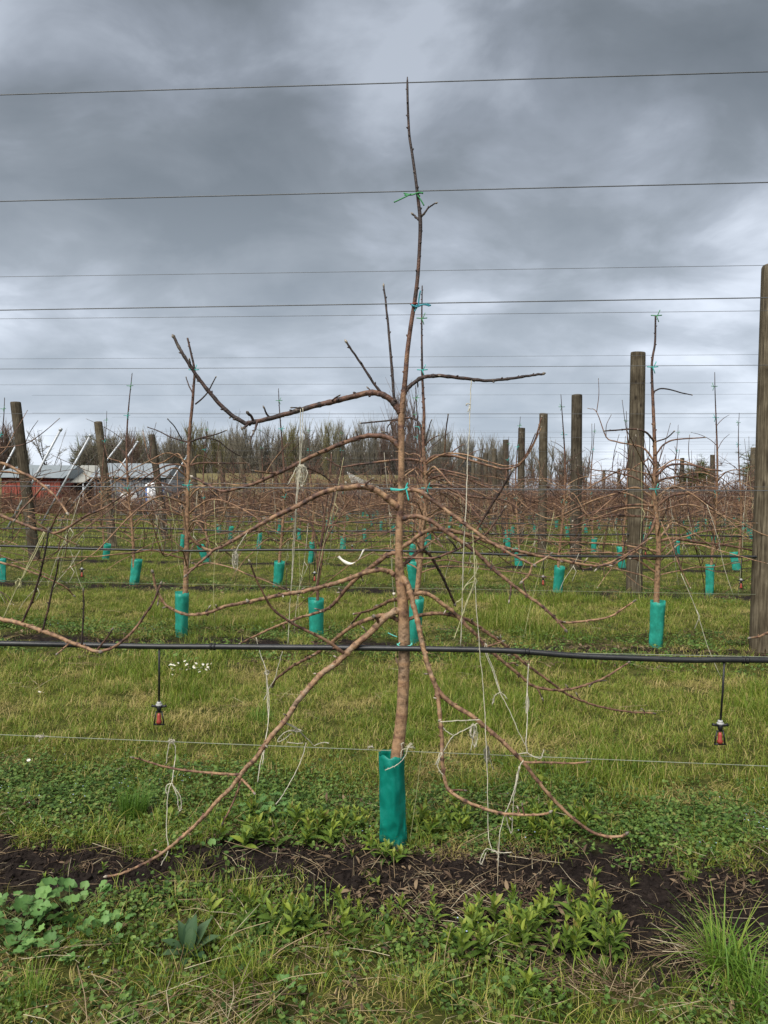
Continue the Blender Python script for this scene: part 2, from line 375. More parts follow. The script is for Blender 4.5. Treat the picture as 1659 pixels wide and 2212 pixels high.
for k in range(2, NROWS + 1):
    d = rowd(k); xa = max(postX(d, -1) - 0.3, -d * 0.62 - 3.5) if k < 4 else postX(d, -1); xb = d * 0.5 + 3
    for i, z in enumerate(HZ):
        dz = rng.uniform(-.03, .03)
        wire_obj('trellis_wire', rowpt(xa, d - 0.13, z + dz), rowpt(xb, d - 0.13, z + dz), 0.0021 if i != 2 or k > 3 else 0.0026, WIRE, f'{names[i]} trellis wire of the {ORD[k-1]} orchard row', 'wire', 'trellis wires', sag=0.01)
    if k < 6: wire_obj('trellis_wire', rowpt(xa, d - 0.06, 0.55), rowpt(xb, d - 0.06, 0.55), 0.0014, LOWIRE, f'thin low knee height wire of the {ORD[k-1]} orchard row', 'wire', 'trellis wires')
# foreground hose
def clip_on(mb, p, u, r):
    for s in (-0.007, 0.007):
        mb.tube([p + u * (s - 0.0035), p + u * (s + 0.0035)], r * 1.28, 14)
hp = [(-700, 1382), (0, 1390), (300, 1396), (460, 1397), (700, 1399), (872, 1401), (1040, 1404), (1137, 1408), (1250, 1417), (1400, 1423), (1500, 1426), (1659, 1426), (2400, 1440)]
HOFF = -0.035
P = catmull([tuple(at(x, y, D1 + HOFF)) for x, y in hp], 8)
mb = MB(); mb.tube(P, 0.0112, 14); hose = mb.obj('irrigation_hose', HOSE, origin=P[0], loc=P[0])
tag(hose, 'thick black irrigation hose running past the tall foreground tree', 'hose', 'irrigation hoses')
for x, y in ((460, 1397), (1137, 1408), (1610, 1426)):
    mb = MB(); p = at(x, y, D1 + HOFF); clip_on(mb, p, Vector((1, -TILT, -0.01)).normalized(), 0.0112); mb.obj('clip', BLACKP, hose, origin=P[0])
for k in range(2, NROWS + 1):
    d = rowd(k); xa = (-d * 0.62 - 3.5) if k < 4 else postX(d, -1); xb = d * 0.5 + 3
    n = int((xb - xa) / 0.55); rg = random.Random(k)
    pts = [tuple(rowpt(xa + (xb - xa) * i / n, d - 0.05, 0.885 + 0.014 * math.sin(i * 0.9 + k) + rg.uniform(-.006, .006))) for i in range(n + 1)]
    mb = MB(); mb.tube(catmull(pts, 3), 0.0112 if k < 8 else 0.014, 8)
    tag(mb.obj('irrigation_hose', HOSE), f'black irrigation hose along the {ORD[k-1]} orchard row', 'hose', 'irrigation hoses')

def sprinkler(p, drop, label, lean=0.0):
    root = empty('sprinkler', p)
    mb = MB(); mb.tube([(0, 0, 0.008), (lean * 0.4, 0, -drop * 0.5), (lean, 0, -drop)], 0.0042, 8); mb.obj('drop_tube', BLACKP, root)
    z = -drop
    mb = MB(); mb.tube([(lean, 0, z + 0.012), (lean, 0, z)], 0.009, 10); mb.tube([(lean, 0, z + 0.003), (lean, 0, z - 0.004)], 0.013, 10); mb.obj('collar', GREYP, root)
    mb = MB()
    for s in (-1, 1):
        mb.tube([(lean, 0, z - 0.008), (lean + s * 0.022, 0, z - 0.006), (lean + s * 0.03, 0, z - 0.004)], [0.007, 0.005, 0.006], 8)
    mb.tube([(lean, 0, z), (lean, 0, z - 0.018), (lean, 0, z - 0.03)], [0.012, 0.009, 0.006], 10); mb.obj('wing', BLACKP, root)
    mb = MB(); q = z - 0.03
    mb.tube([(lean - 0.012, 0, q), (lean - 0.02, 0, q - 0.05)], 0.0028, 6); mb.tube([(lean + 0.012, 0, q), (lean + 0.02, 0, q - 0.05)], 0.0028, 6)
    mb.tube([(lean - 0.0135, 0, q + .001), (lean + 0.0135, 0, q + .001)], 0.0032, 6); mb.tube([(lean - 0.022, 0, q - 0.05), (lean + 0.022, 0, q - 0.05)], 0.0034, 6); mb.obj('cage', BLACKP, root)
    mb = MB(); mb.tube([(lean, 0, q - 0.004), (lean, 0, q - 0.014), (lean, 0, q - 0.03), (lean, 0, q - 0.038), (lean, 0, q - 0.047)], [0.005, 0.008, 0.0075, 0.012, 0.009], 10); mb.obj('spinner', REDP, root)
    return tag(root, label, 'sprinkler', 'hanging sprinklers')
sprinkler(at(344, 1397, D1 + HOFF), 0.235, 'red and black sprinkler hanging above the white daisies')
sprinkler(at(1565, 1427, D1 + HOFF), 0.24, 'red and black sprinkler dangling over long grass below the thick hose, clear of daisies', -0.012)
for px in (177, 680, 1174, 1602):
    p = at(px, 1190, rowd(2) - 0.05); p.z = 0.88; sprinkler(p, 0.2, 'small sprinkler hanging from the second row hose')
for px in (761, 1090, 1395):
    p = at(px, 1150, rowd(3) - 0.05); p.z = 0.88; sprinkler(p, 0.2, 'small sprinkler hanging from the third row hose')

# ------------------------------------------------------------------ the tall foreground tree, traced and given depth
NODE = [None]
def node_radii(P, r0, r1, rg, power=1.0, amp=0.16, step=0.055):
    P = np.asarray(P); seg = np.linalg.norm(np.diff(P, axis=0), axis=1); s = np.concatenate([[0], np.cumsum(seg)]); Ltot = s[-1] + 1e-9
    r = r1 + (r0 - r1) * (1 - s / Ltot) ** power
    p = rg.uniform(0.2, 1) * step; NODE[0] = np.zeros(len(P))
    while p < Ltot:
        NODE[0] = np.maximum(NODE[0], rg.uniform(.3, 1) * np.exp(-((s - p) / 0.007) ** 2))
        r = r * (1 + amp * rg.uniform(0.4, 1.2) * np.exp(-((s - p) / 0.006) ** 2)); p += step * rg.uniform(0.7, 1.4)
    return r, s / Ltot
def buds(mb, P, r, rg, tone, step=0.05, size=1.0):
    P = np.asarray(P); seg = np.linalg.norm(np.diff(P, axis=0), axis=1); s = np.concatenate([[0], np.cumsum(seg)]); p = step
    while p < s[-1] - 0.01:
        i = int(np.searchsorted(s, p)) - 1; i = min(max(i, 0), len(P) - 2)
        T = Vector(P[i + 1] - P[i]).normalized(); a = Vector((rg.gauss(0, 1), rg.gauss(0, 1), rg.gauss(0, 1)))
        o = (a - T * a.dot(T)).normalized(); c = Vector(P[i]) + o * r[i] * 0.75; q = c + (o * 0.8 + T * 0.7).normalized() * (0.007 + r[i] * 0.35) * size
        tn = tone[i] if not np.isscalar(tone) else tone
        mb.tube([c, c.lerp(q, 0.55), q], [r[i] * 0.42 + .0012, r[i] * 0.36 + .0012, 0.0006], 5, tone=min(tn + 0.15, 1.15)); p += step * rg.uniform(0.6, 1.5)
def limb(mb, P, r0, r1, rg, t0, t1, sides=9, sub=10, pale_tip=True, knots=True, wob=0.0):
    P = catmull(P, sub)
    if wob: 
        ph = rg.uniform(0, 9)
        for i in range(1, len(P) - 1): P[i] += [wob * noise.noise((i * .33, ph, k)) for k in (0, 5, 10)]
    r, u = node_radii(P, r0, r1, rg, 0.85, 0.24 if knots else 0.1)
    tone = t0 + (t1 - t0) * u
    tone = np.minimum(tone + .42 * NODE[0] + (.16 * np.array([noise.noise((i * .16, t0 * 31, r0 * 900)) for i in range(len(P))]) if knots else 0), 1.15)
    mb.tube(P, r, sides, tone)
    if knots: buds(mb, P, r, rg, tone)
    T = Vector(P[-1] - P[-2]).normalized(); e = Vector(P[-1])                      # end bud
    mb.tube([e - T * 0.002, e + T * 0.006, e + T * 0.015], [r1 * 1.15, r1 * 1.5, 0.001], 6, 1.42 if pale_tip else 1.0)
    return P, r
def px2(pts, dend, d0=D1, dstart=0.0, ease=1.3):
    n = len(pts); return [tuple(at(x, y, d0 + dstart + (dend - dstart) * (i / (n - 1)) ** ease)) for i, (x, y) in enumerate(pts)]
PXM = D1 / F
rg = random.Random(11)
hero_base = at(848, 1838); hero_base.z = 0.0
hero = empty('orchard_tree', hero_base)
tag(hero, 'tall bare fruit tree with long arching reddish limbs in a big teal guard', 'tree')
tr = [(846, 1850, 14), (850, 1790, 14), (857, 1640, 13.5), (863, 1590, 13), (869, 1530, 12.5), (872, 1460, 12.3), (873, 1400, 12.4), (872, 1340, 12.4), (869, 1290, 11.2), (864, 1250, 10.2), (862, 1200, 8.6), (862, 1150, 7.8),
      (865, 1100, 7.5), (867, 1050, 7.2), (867, 1000, 6.8), (867, 950, 6.6), (867, 900, 6.6), (872, 850, 5.6), (876, 810, 5.2), (880, 760, 4.9), (888, 700, 4.6), (896, 650, 4.4), (902, 600, 4.1), (906, 540, 3.8), (908, 480, 4.2), (903, 430, 3.4), (897, 380, 3.1), (890, 330, 2.9), (884, 290, 2.7), (881, 230, 2.5), (880, 185, 2.3), (880, 166, 1.0)]
TP = catmull([tuple(at(x, y)) for x, y, r in tr], 9)
TR = catmull([[r * PXM] for x, y, r in tr], 9)[:, 0]
rr, uu = node_radii(TP, 1, 1, rg, 1, 0.05, 0.11); TR = TR * rr
ys = catmull([[y] for x, y, r in tr], 9)[:, 0]
tone = np.interp(-ys, [-1850, -1300, -1150, -900, -760, -640, -500, -150], [0.36, 0.34, 0.44, 0.50, 0.72, 0.78, 0.98, 1.12])
tone = np.minimum(tone + .4 * NODE[0], 1.15); mb = MB(); mb.tube(TP, TR, 16, tone)
buds(mb, TP[150:], TR[150:], rg, tone[150:], 0.045, 1.0); buds(mb, TP[30:150], TR[30:150], rg, tone[30:150], 0.11, 0.5)
mb.obj('trunk', BARK, hero, origin=hero_base)
# name, points, start radius, end radius (px), depth of the tip, tones, sub shoots
HB = [
 ([(864, 893), (846, 866), (820, 851), (790, 850), (740, 862), (690, 874), (640, 888), (590, 902), (540, 913), (525, 912), (490, 888), (455, 850), (420, 805), (395, 765), (376, 729)], 6.6, 3.0, -0.10, 0.72, 1.15,
   [([(852, 872), (847, 800), (840, 720), (834, 660), (829, 619)], 3.2, 1.8, .06, 1.0, 1.15), ([(826, 851), (805, 825), (780, 785), (762, 760), (749, 740)], 2.8, 2.0, -.05, 1.0, 1.15),
    ([(548, 912), (543, 900), (536, 893)], 3.2, 2.6, -.08, .9, 1.1), ([(556, 908), (552, 926), (546, 938), (540, 955)], 2.6, 1.4, -.12, .9, 1.0), ([(583, 903), (575, 892), (571, 882)], 2.2, 1.6, -.07, 1.0, 1.1), ([(538, 914), (530, 922), (524, 925)], 3.0, 2.4, -.1, .9, 1.1)]),
 ([(874, 850), (880, 840), (893, 828), (915, 815), (950, 812), (1000, 817), (1050, 822), (1100, 818), (1140, 812), (1172, 808)], 4.4, 2.4, 0.10, 0.9, 1.15, []),
 ([(864, 968), (848, 951), (825, 942), (790, 942), (755, 952), (710, 970), (660, 993), (620, 1013), (583, 1030), (553, 1043), (533, 1050), (500, 1058), (475, 1060), (445, 1045), (416, 1031)], 5.4, 2.4, 0.12, 0.62, 0.70,
   [([(640, 1004), (660, 1010), (690, 1022), (715, 1040)], 2.0, 1.2, .3, .7, .9), ([(600, 1022), (575, 1021), (548, 1017)], 2.4, 1.6, -.05, .5, .4)]),
 ([(862, 1100), (856, 1092), (843, 1083), (823, 1066), (800, 1055), (780, 1051), (753, 1053), (726, 1056), (700, 1063), (673, 1076), (650, 1089), (626, 1101), (593, 1116), (566, 1131), (533, 1150), (507, 1166), (480, 1180), (459, 1190), (447, 1202), (420, 1225), (403, 1242)], 7.0, 2.0, -0.25, 0.42, 0.70,
   [([(459, 1190), (440, 1184), (420, 1170), (405, 1150), (398, 1120), (394, 1098)], 3.0, 1.6, -.28, .45, .4)]),
 ([(860, 1196), (843, 1196), (820, 1212), (800, 1226), (780, 1241), (753, 1266), (736, 1287), (716, 1309), (700, 1318), (676, 1326), (643, 1336), (596, 1353), (553, 1373), (520, 1390)], 4.6, 1.8, 0.22, 0.55, 0.5, [([(760, 1260), (745, 1278), (733, 1272)], 2.2, 1.5, .2, .5, .9)]),
 ([(860, 1247), (851, 1241), (840, 1234), (820, 1231), (793, 1236), (766, 1245), (740, 1255), (713, 1263), (686, 1270), (653, 1278), (620, 1283), (586, 1289), (553, 1297), (520, 1303), (483, 1311), (457, 1321), (433, 1326), (410, 1328), (387, 1323), (363, 1310), (347, 1291), (335, 1263), (330, 1237)], 5.2, 2.3, -0.15, 0.52, 0.36, [([(548, 1297), (540, 1303), (536, 1300)], 3.4, 2.6, -.08, .6, .6)]),
 ([(862, 1295), (850, 1296), (836, 1301), (813, 1313), (793, 1320), (766, 1326)], 4.2, 2.0, 0.30, 0.5, 0.5, [([(780, 1323), (768, 1338), (760, 1346)], 2.4, 1.8, .32, .6, .9)]),
 ([(862, 1341), (853, 1336), (840, 1330), (820, 1330), (796, 1338), (773, 1346), (753, 1358), (730, 1376), (713, 1390), (686, 1410), (663, 1423), (636, 1437), (616, 1451), (596, 1467), (589, 1482)], 4.8, 2.4, 0.30, 0.5, 0.6, []),
 ([(872, 1328), (863, 1319), (850, 1323), (830, 1336), (813, 1353), (796, 1370), (780, 1383), (760, 1400), (740, 1420), (720, 1438), (706, 1447), (686, 1464), (663, 1491), (643, 1514), (626, 1541), (610, 1564), (583, 1594), (553, 1637), (533, 1657), (517, 1677), (500, 1701), (473, 1727), (443, 1761), (413, 1791), (383, 1817), (353, 1841), (320, 1861), (287, 1877), (260, 1888), (232, 1893)], 7.2, 2.1, -0.38, 0.20, 0.48,
   [([(520, 1673), (500, 1673), (460, 1670), (400, 1664), (350, 1655), (310, 1642), (289, 1637)], 3.0, 1.6, -.30, .5, .5), ([(521, 1683), (534, 1695), (549, 1713)], 2.6, 1.9, -.32, .45, .3), ([(520, 1685), (511, 1715), (498, 1745), (482, 1776)], 2.2, 1.5, -.25, .6, .7),
    ([(744, 1412), (720, 1394), (693, 1377), (663, 1363), (626, 1343), (590, 1316), (573, 1290), (553, 1250), (540, 1215)], 3.6, 1.3, -.30, .55, .75), ([(818, 1348), (814, 1336), (808, 1332)], 3.4, 3.0, -.08, .4, .6)]),
 ([(866, 1070), (876, 1061), (893, 1058), (913, 1065), (933, 1080), (953, 1094), (973, 1110), (996, 1126), (1020, 1143), (1043, 1160), (1063, 1173), (1086, 1186), (1106, 1198), (1130, 1210), (1152, 1220)], 4.9, 2.2, -0.20, 0.50, 0.55,
   [([(1028, 1148), (1053, 1106), (1080, 1063), (1106, 1018)], 2.6, 2.0, -.2, .8, 1.1), ([(1152, 1220), (1178, 1206), (1188, 1198)], 2.0, 1.6, -.2, .4, .3), ([(1150, 1220), (1142, 1243), (1128, 1256)], 2.2, 1.8, -.2, .4, .3)]),
 ([(864, 1126), (871, 1121), (883, 1116), (903, 1116), (926, 1123), (950, 1138), (970, 1153), (993, 1168), (1016, 1183), (1036, 1200), (1056, 1220), (1073, 1235), (1096, 1254), (1106, 1262), (1138, 1286), (1170, 1309), (1202, 1338), (1221, 1360)], 5.0, 2.3, -0.12, 0.56, 0.52,
   [([(1203, 1340), (1226, 1345), (1266, 1341), (1314, 1333), (1346, 1315), (1368, 1300)], 2.4, 1.6, -.16, .5, .4)]),
 ([(864, 1184), (871, 1180), (886, 1171), (903, 1158), (920, 1148), (943, 1143), (970, 1146), (996, 1151), (1026, 1160), (1053, 1170), (1080, 1180), (1106, 1187), (1146, 1197), (1186, 1205), (1226, 1213), (1266, 1220), (1300, 1221), (1340, 1205), (1380, 1180), (1403, 1164)], 4.8, 1.7, 0.10, 0.46, 0.5, []),
 ([(864, 1205), (886, 1205), (916, 1206), (940, 1205), (970, 1194), (996, 1183), (1026, 1168), (1050, 1153), (1073, 1123), (1090, 1098)], 2.8, 1.7, -0.05, 0.66, 0.8, []),
 ([(864, 1225), (871, 1220), (883, 1211), (900, 1194), (913, 1190), (926, 1197), (940, 1217), (956, 1247), (970, 1277), (982, 1304)], 3.6, 2.6, 0.25, 0.6, 1.0, []),
 ([(862, 1258), (866, 1250), (873, 1250), (881, 1264), (890, 1294), (899, 1330), (907, 1366), (915, 1402), (928, 1448), (939, 1477), (946, 1507), (951, 1554), (955, 1594), (955, 1627), (958, 1667), (966, 1701), (983, 1717), (1013, 1734), (1046, 1747), (1080, 1756), (1106, 1759), (1139, 1761), (1173, 1759), (1187, 1755)], 6.0, 2.1, -0.24, 0.36, 0.42,
   [([(941, 1480), (950, 1496), (963, 1509), (986, 1527), (1020, 1547), (1053, 1574), (1080, 1597), (1106, 1622), (1126, 1641), (1146, 1667), (1169, 1697), (1193, 1724), (1219, 1751), (1246, 1774), (1273, 1794), (1306, 1806), (1339, 1807), (1352, 1802)], 4.8, 2.6, -.14, .50, .42), ([(1131, 1646), (1150, 1647), (1189, 1647), (1233, 1649), (1267, 1646)], 2.4, 1.7, -.2, .5, .5)]),
 ([(868, 1305), (875, 1297), (890, 1286), (910, 1281), (930, 1286), (950, 1300), (970, 1315), (990, 1333), (1006, 1350), (1023, 1366), (1036, 1380), (1056, 1403), (1076, 1420), (1100, 1440), (1126, 1461), (1146, 1479), (1173, 1487), (1206, 1491), (1239, 1487), (1273, 1477), (1306, 1464), (1333, 1447), (1357, 1432)], 4.6, 1.8, 0.16, 0.40, 0.62, [([(1050, 1396), (1068, 1392), (1085, 1386)], 2.0, 1.6, .1, .5, .4), ([(1095, 1437), (1108, 1432), (1115, 1436)], 2.4, 1.8, .1, .5, .5)]),
 ([(872, 1345), (886, 1336), (903, 1330), (926, 1326), (953, 1325), (980, 1330), (1003, 1336), (1026, 1348), (1050, 1365), (1073, 1381), (1100, 1401), (1113, 1415), (1139, 1437), (1173, 1461), (1206, 1486), (1233, 1504), (1266, 1517), (1306, 1529), (1356, 1537), (1411, 1541)], 4.0, 1.7, 0.32, 0.52, 0.56, []),
 ([(908, 470), (916, 462), (926, 448), (941, 439)], 2.2, 1.4, -.03, 1.05, 1.15, []), ([(907, 476), (899, 470), (893, 464)], 2.6, 1.9, .02, 1.05, 1.15, []),
 ([(866, 905), (846, 912), (836, 930), (850, 960)], 1.4, 0.8, .1, .7, .8, []),
]
for pts, r0, r1, dend, t0, t1, subs in HB:
    mb = MB(); limb(mb, px2(pts, dend), r0 * PXM, r1 * PXM, rg, t0, t1, 10, 11, wob=0.0022)
    Q = catmull(px2(pts, dend), 6); ln = np.linalg.norm(np.diff(Q, axis=0), axis=1).sum()
    for _ in range(int(ln * rg.uniform(5, 9))):
        i = rg.randrange(len(Q) // 6, len(Q) - 2); a_ = Vector(Q[i]); e_ = Vector((rg.gauss(0, .6), rg.gauss(0, .6), rg.gauss(.25, .6))).normalized(); l_ = rg.choice((.012, .018, .025, .03, .06)) * rg.uniform(.7, 1.3)
        limb(mb, [tuple(a_), tuple(a_ + e_ * l_ * .5 + Vector((rg.gauss(0, .003), 0, .002))), tuple(a_ + e_ * l_)], .0034, .0024, rg, min(1, t0 + .3), min(1.1, t1 + .35), 6, 3, knots=False)
    b = mb.obj('branch', BARK, hero, origin=hero_base)
    for sp_, s0, s1, sd, st0, st1 in subs:
        # depth where the shoot leaves the limb
        P0 = np.array(pts); i = int(np.argmin(((P0 - np.array(sp_[0])) ** 2).sum(1))); ds = dend * (i / (len(pts) - 1)) ** 1.3
        mb = MB(); limb(mb, px2(sp_, sd, dstart=ds), s0 * PXM, s1 * PXM, rg, st0, st1, 8, 6, wob=0.0015); mb.obj('shoot', BARK, b, origin=hero_base)
# pruning scar
mb = MB(); p = at(851, 1283, D1 - 0.012); mb.tube([p + Vector((0.004, 0, 0)), p - Vector((0.004, 0.003, 0))], 0.006, 10, 1.8); mb.obj('pruning_cut', BARK, hero, origin=hero_base)

# neighbours in the same row, whose limbs reach into view
nb = at(-262, 1838); nb.y = D1 - TILT * nb.x; nb.z = 0
left_tree = tag(empty('orchard_tree', nb), 'bare fruit tree whose long limb with upright shoots reaches over the thick hose', 'tree')
mb = MB(); limb(mb, [tuple(nb + Vector(q)) for q in ((0, 0, -.02), (.02, 0, .5), (.01, .01, 1.0), (.03, 0, 1.6), (.05, 0, 2.2), (.03, 0, 3.0))], .026, .004, rg, .36, 1.0, 12, 9); mb.obj('trunk', BARK, left_tree, origin=nb)
NBL = [
 ([(-258, 1180), (-200, 1150), (-120, 1060), (-50, 1000), (0, 1000), (20, 1006), (43, 1019), (67, 1030), (90, 1046), (110, 1063), (130, 1086), (145, 1108)], 5.0, 2.2, -.15, .45, .45, [([(92, 1050), (75, 1072), (50, 1098), (33, 1122)], 2.4, 1.5, -.15, .5, .8)]),
 ([(-258, 1160), (-190, 1105), (-100, 1085), (-40, 1100), (0, 1113), (27, 1123), (53, 1133), (80, 1143), (107, 1148), (118, 1152), (150, 1138), (190, 1112), (230, 1095), (268, 1068)], 5.2, 1.6, -.05, .42, .7, [([(60, 1115), (95, 1140), (130, 1160), (168, 1178)], 2.0, 1.5, .1, .4, .2), ([(107, 1148), (125, 1110), (150, 1080)], 2, 1.3, -.1, .7, .9)]),
 ([(-258, 1300), (-220, 1262), (-160, 1262), (-80, 1300), (0, 1336), (20, 1341), (47, 1348), (73, 1356), (100, 1366), (127, 1376), (150, 1386), (177, 1396), (200, 1405), (216, 1408)], 6.4, 3.4, -.16, .34, .36,
   [([(47, 1346), (67, 1303), (83, 1253), (97, 1196), (105, 1146)], 2.6, 1.7, -.14, .9, 1.0), ([(92, 1362), (103, 1320), (113, 1273), (122, 1236), (126, 1210)], 2.4, 1.7, -.14, .95, 1.0), ([(177, 1393), (179, 1350), (181, 1310), (180, 1277)], 2.2, 1.5, -.16, .95, 1.0),
    ([(216, 1407), (240, 1401), (267, 1383), (290, 1360), (310, 1333), (330, 1303), (347, 1262)], 3.0, 1.8, -.14, .6, .8), ([(208, 1406), (227, 1383), (241, 1362)], 2.2, 1.6, -.16, .8, .9), ([(152, 1387), (137, 1401), (124, 1412)], 2.2, 1.8, -.2, .5, .4)]),
 ([(-258, 1230), (-200, 1190), (-100, 1185), (0, 1215), (33, 1223), (80, 1240), (117, 1256), (143, 1270), (159, 1286)], 4.0, 1.6, .2, .5, .4, []),
 ([(-255, 1010), (-200, 960), (-120, 1000), (-60, 1020), (0, 1019), (30, 1021), (62, 1027)], 4.2, 1.8, .1, .45, .4, []),
]
for pts, r0, r1, dend, t0, t1, subs in NBL:
    mb = MB(); limb(mb, px2(pts, dend), r0 * PXM, r1 * PXM, rg, t0, t1, 9, 6, wob=0.002); b = mb.obj('branch', BARK, left_tree, origin=nb)
    for sp_, s0, s1, sd, st0, st1 in subs:
        P0 = np.array(pts); i = int(np.argmin(((P0 - np.array(sp_[0])) ** 2).sum(1))); ds = dend * (i / (len(pts) - 1)) ** 1.3
        mb = MB(); limb(mb, px2(sp_, sd, dstart=ds), s0 * PXM, s1 * PXM, rg, st0, st1, 8, 6, wob=0.0015); mb.obj('shoot', BARK, b, origin=nb)
nb2 = at(1985, 1838); nb2.y = D1 - TILT * nb2.x; nb2.z = 0
right_tree = tag(empty('orchard_tree', nb2), 'fruit tree whose single pale twig tip pokes in before the thick post', 'tree')
mb = MB(); limb(mb, [tuple(nb2 + Vector(q)) for q in ((0, 0, -.02), (-.02, 0, .5), (.01, .01, 1.0), (.0, 0, 1.6), (.03, 0, 2.2), (.03, 0, 3.0))], .026, .004, rg, .36, 1.0, 12, 9); mb.obj('trunk', BARK, right_tree, origin=nb2)
for pts, r0, r1, dend in [([(1980, 1300), (1900, 1290), (1800, 1320), (1720, 1350), (1659, 1367), (1640, 1375), (1621, 1378)], 5, 1.9, -.1), ([(1982, 1150), (1930, 1110), (1850, 1120), (1760, 1180), (1690, 1230)], 5, 1.8, .3)]:
    mb = MB(); limb(mb, px2(pts, dend), r0 * PXM, r1 * PXM, rg, .45, .45, 9, 6); mb.obj('branch', BARK, right_tree, origin=nb2)

# ------------------------------------------------------------------ ties on the foreground tree
def tie(label, mat, strands, r=0.0028):
    mb = MB(); base = at(strands[0][0][0], strands[0][0][1], D1)
    for st in strands:
        pts = [at(q[0], q[1], D1 + (q[2] if len(q) > 2 else -0.014)) for q in st]; mb.tube(catmull([tuple(p) for p in pts], 5), r, 7)
    tag(mb.obj('tree_tie', mat, origin=base, loc=base), label, 'tie', 'plastic tree ties')
tie('green plastic tie with two splayed ends near the top of the tall tree', TIE_G, [[(872, 417), (885, 420), (900, 418), (914, 416)], [(874, 421), (890, 421, -.02), (904, 416, -.018), (914, 418)], [(888, 419, -.02), (870, 428, -.03), (851, 437, -.035)], [(900, 419), (909, 432), (916, 444)]])
tie('blue plastic tie wrapped round the leader at the third wire', TIE_B, [[(889, 657), (895, 661, -.02), (905, 659), (922, 657), (931, 660)], [(889, 660), (900, 663, -.02), (915, 658), (928, 661)], [(904, 660), (905, 645), (908, 628)], [(902, 661), (898, 668), (895, 673)]])
tie('rusty red rubber band round the leader beside the blue tie', simple('red_band', (0.22, 0.045, 0.03), 0.6), [[(887, 657, 0), (892, 656, -.016), (898, 655, -.014), (903, 657, 0)]], 0.0032)
tie('teal plastic tie binding the trunk at the shoulder height wire', TIE_T, [[(843, 1055), (858, 1057, -.018), (872, 1057, -.018), (882, 1054)], [(844, 1058), (860, 1059, -.02), (874, 1057, -.02), (881, 1052)], [(876, 1055), (879, 1047), (881, 1043)], [(878, 1058, -.02), (880, 1068, -.025), (883, 1081, -.03)]])
tie('pale teal plastic tie looped where the trunk meets the thick hose', simple('pale_teal', (0.12, 0.5, 0.42), 0.5), [[(858, 1391, -.02), (862, 1395, -.03), (872, 1397, -.035), (884, 1395, -.03), (891, 1392, -.02)], [(886, 1396, -.03), (890, 1389, -.02)], [(860, 1393, -.02), (864, 1388, -.02)], [(838, 1367), (848, 1372), (858, 1376)]], 0.0022)

# ------------------------------------------------------------------ tree guards
def guard_mesh(h, a, b, seed, lean=0.0, sides=28, rings=18, mat=None):
    mb = MB(); V = []; tn = []
    for i in range(rings + 1):
        z = h * i / rings
        for j in range(sides):
            th = 2 * math.pi * j / sides
            c, s = math.cos(th), math.sin(th); lowz = max(0, 1 - z / (h * 0.5))
            wv = noise.noise((c * 1.1 + seed, s * 0.9, z * 6)) + .5 * noise.noise((c * 2.7, s * 1.7 + seed, z * 15))
            x = a * (1 + 0.05 * math.sin(z * 9 + seed) + .05 * noise.noise((seed, s, z * 12))) * c
            y = b * (1 - abs(c) ** 2.2) * math.copysign(1, s) * (1 + .25 * wv) + .007 * noise.noise((c * 2 + seed, 3, z * 11)) + lowz * .014 * noise.noise((c * 4 + seed, s * 3, z * 34))
            zz = z + (0.012 * noise.noise((c * 2, s * 2, seed)) + (.012 if s > 0 else 0) if i == rings else 0)
            V.append((x + lean * z, y, zz)); tn.append(max(0, 1 - z / (h * 0.42)))
    mb.add(V, [(i * sides + j, i * sides + (j + 1) % sides, (i + 1) * sides + (j + 1) % sides, (i + 1) * sides + j) for i in range(rings) for j in range(sides)], tn)
    # inner skin gives the film its thickness
    n0 = len(V); W = [(x - 0.0012 * math.copysign(1, x), y * 0.97, z) for x, y, z in V]
    mb.add(W, [(i * sides + j, (i + 1) * sides + j, (i + 1) * sides + (j + 1) % sides, i * sides + (j + 1) % sides) for i in range(rings) for j in range(sides)], tn)
    mb.f += [((rings) * sides + j, (rings) * sides + (j + 1) % sides, n0 + rings * sides + (j + 1) % sides, n0 + rings * sides + j) for j in range(sides)]
    return mb.mesh('tree_guard', mat or GUARD)
gp = at(848, 1842); gp.z = -0.005
o = inst('tree_guard', guard_mesh(0.378, 0.054, 0.042, 2.3, -0.03, 64, 44), None, gp, (0, 0, 0.05))
o.location.x = at(850, 1838).x; tag(o, 'large crumpled teal plastic guard on the tall tree in front', 'tree guard', 'teal tree guards')
mb = MB(); mb.box(-0.0008, 0.0008, -0.0375, -0.0355, 0.335, 0.347); mb.obj('staple', BLACKP, o, loc=(-0.042, 0.004, 0))
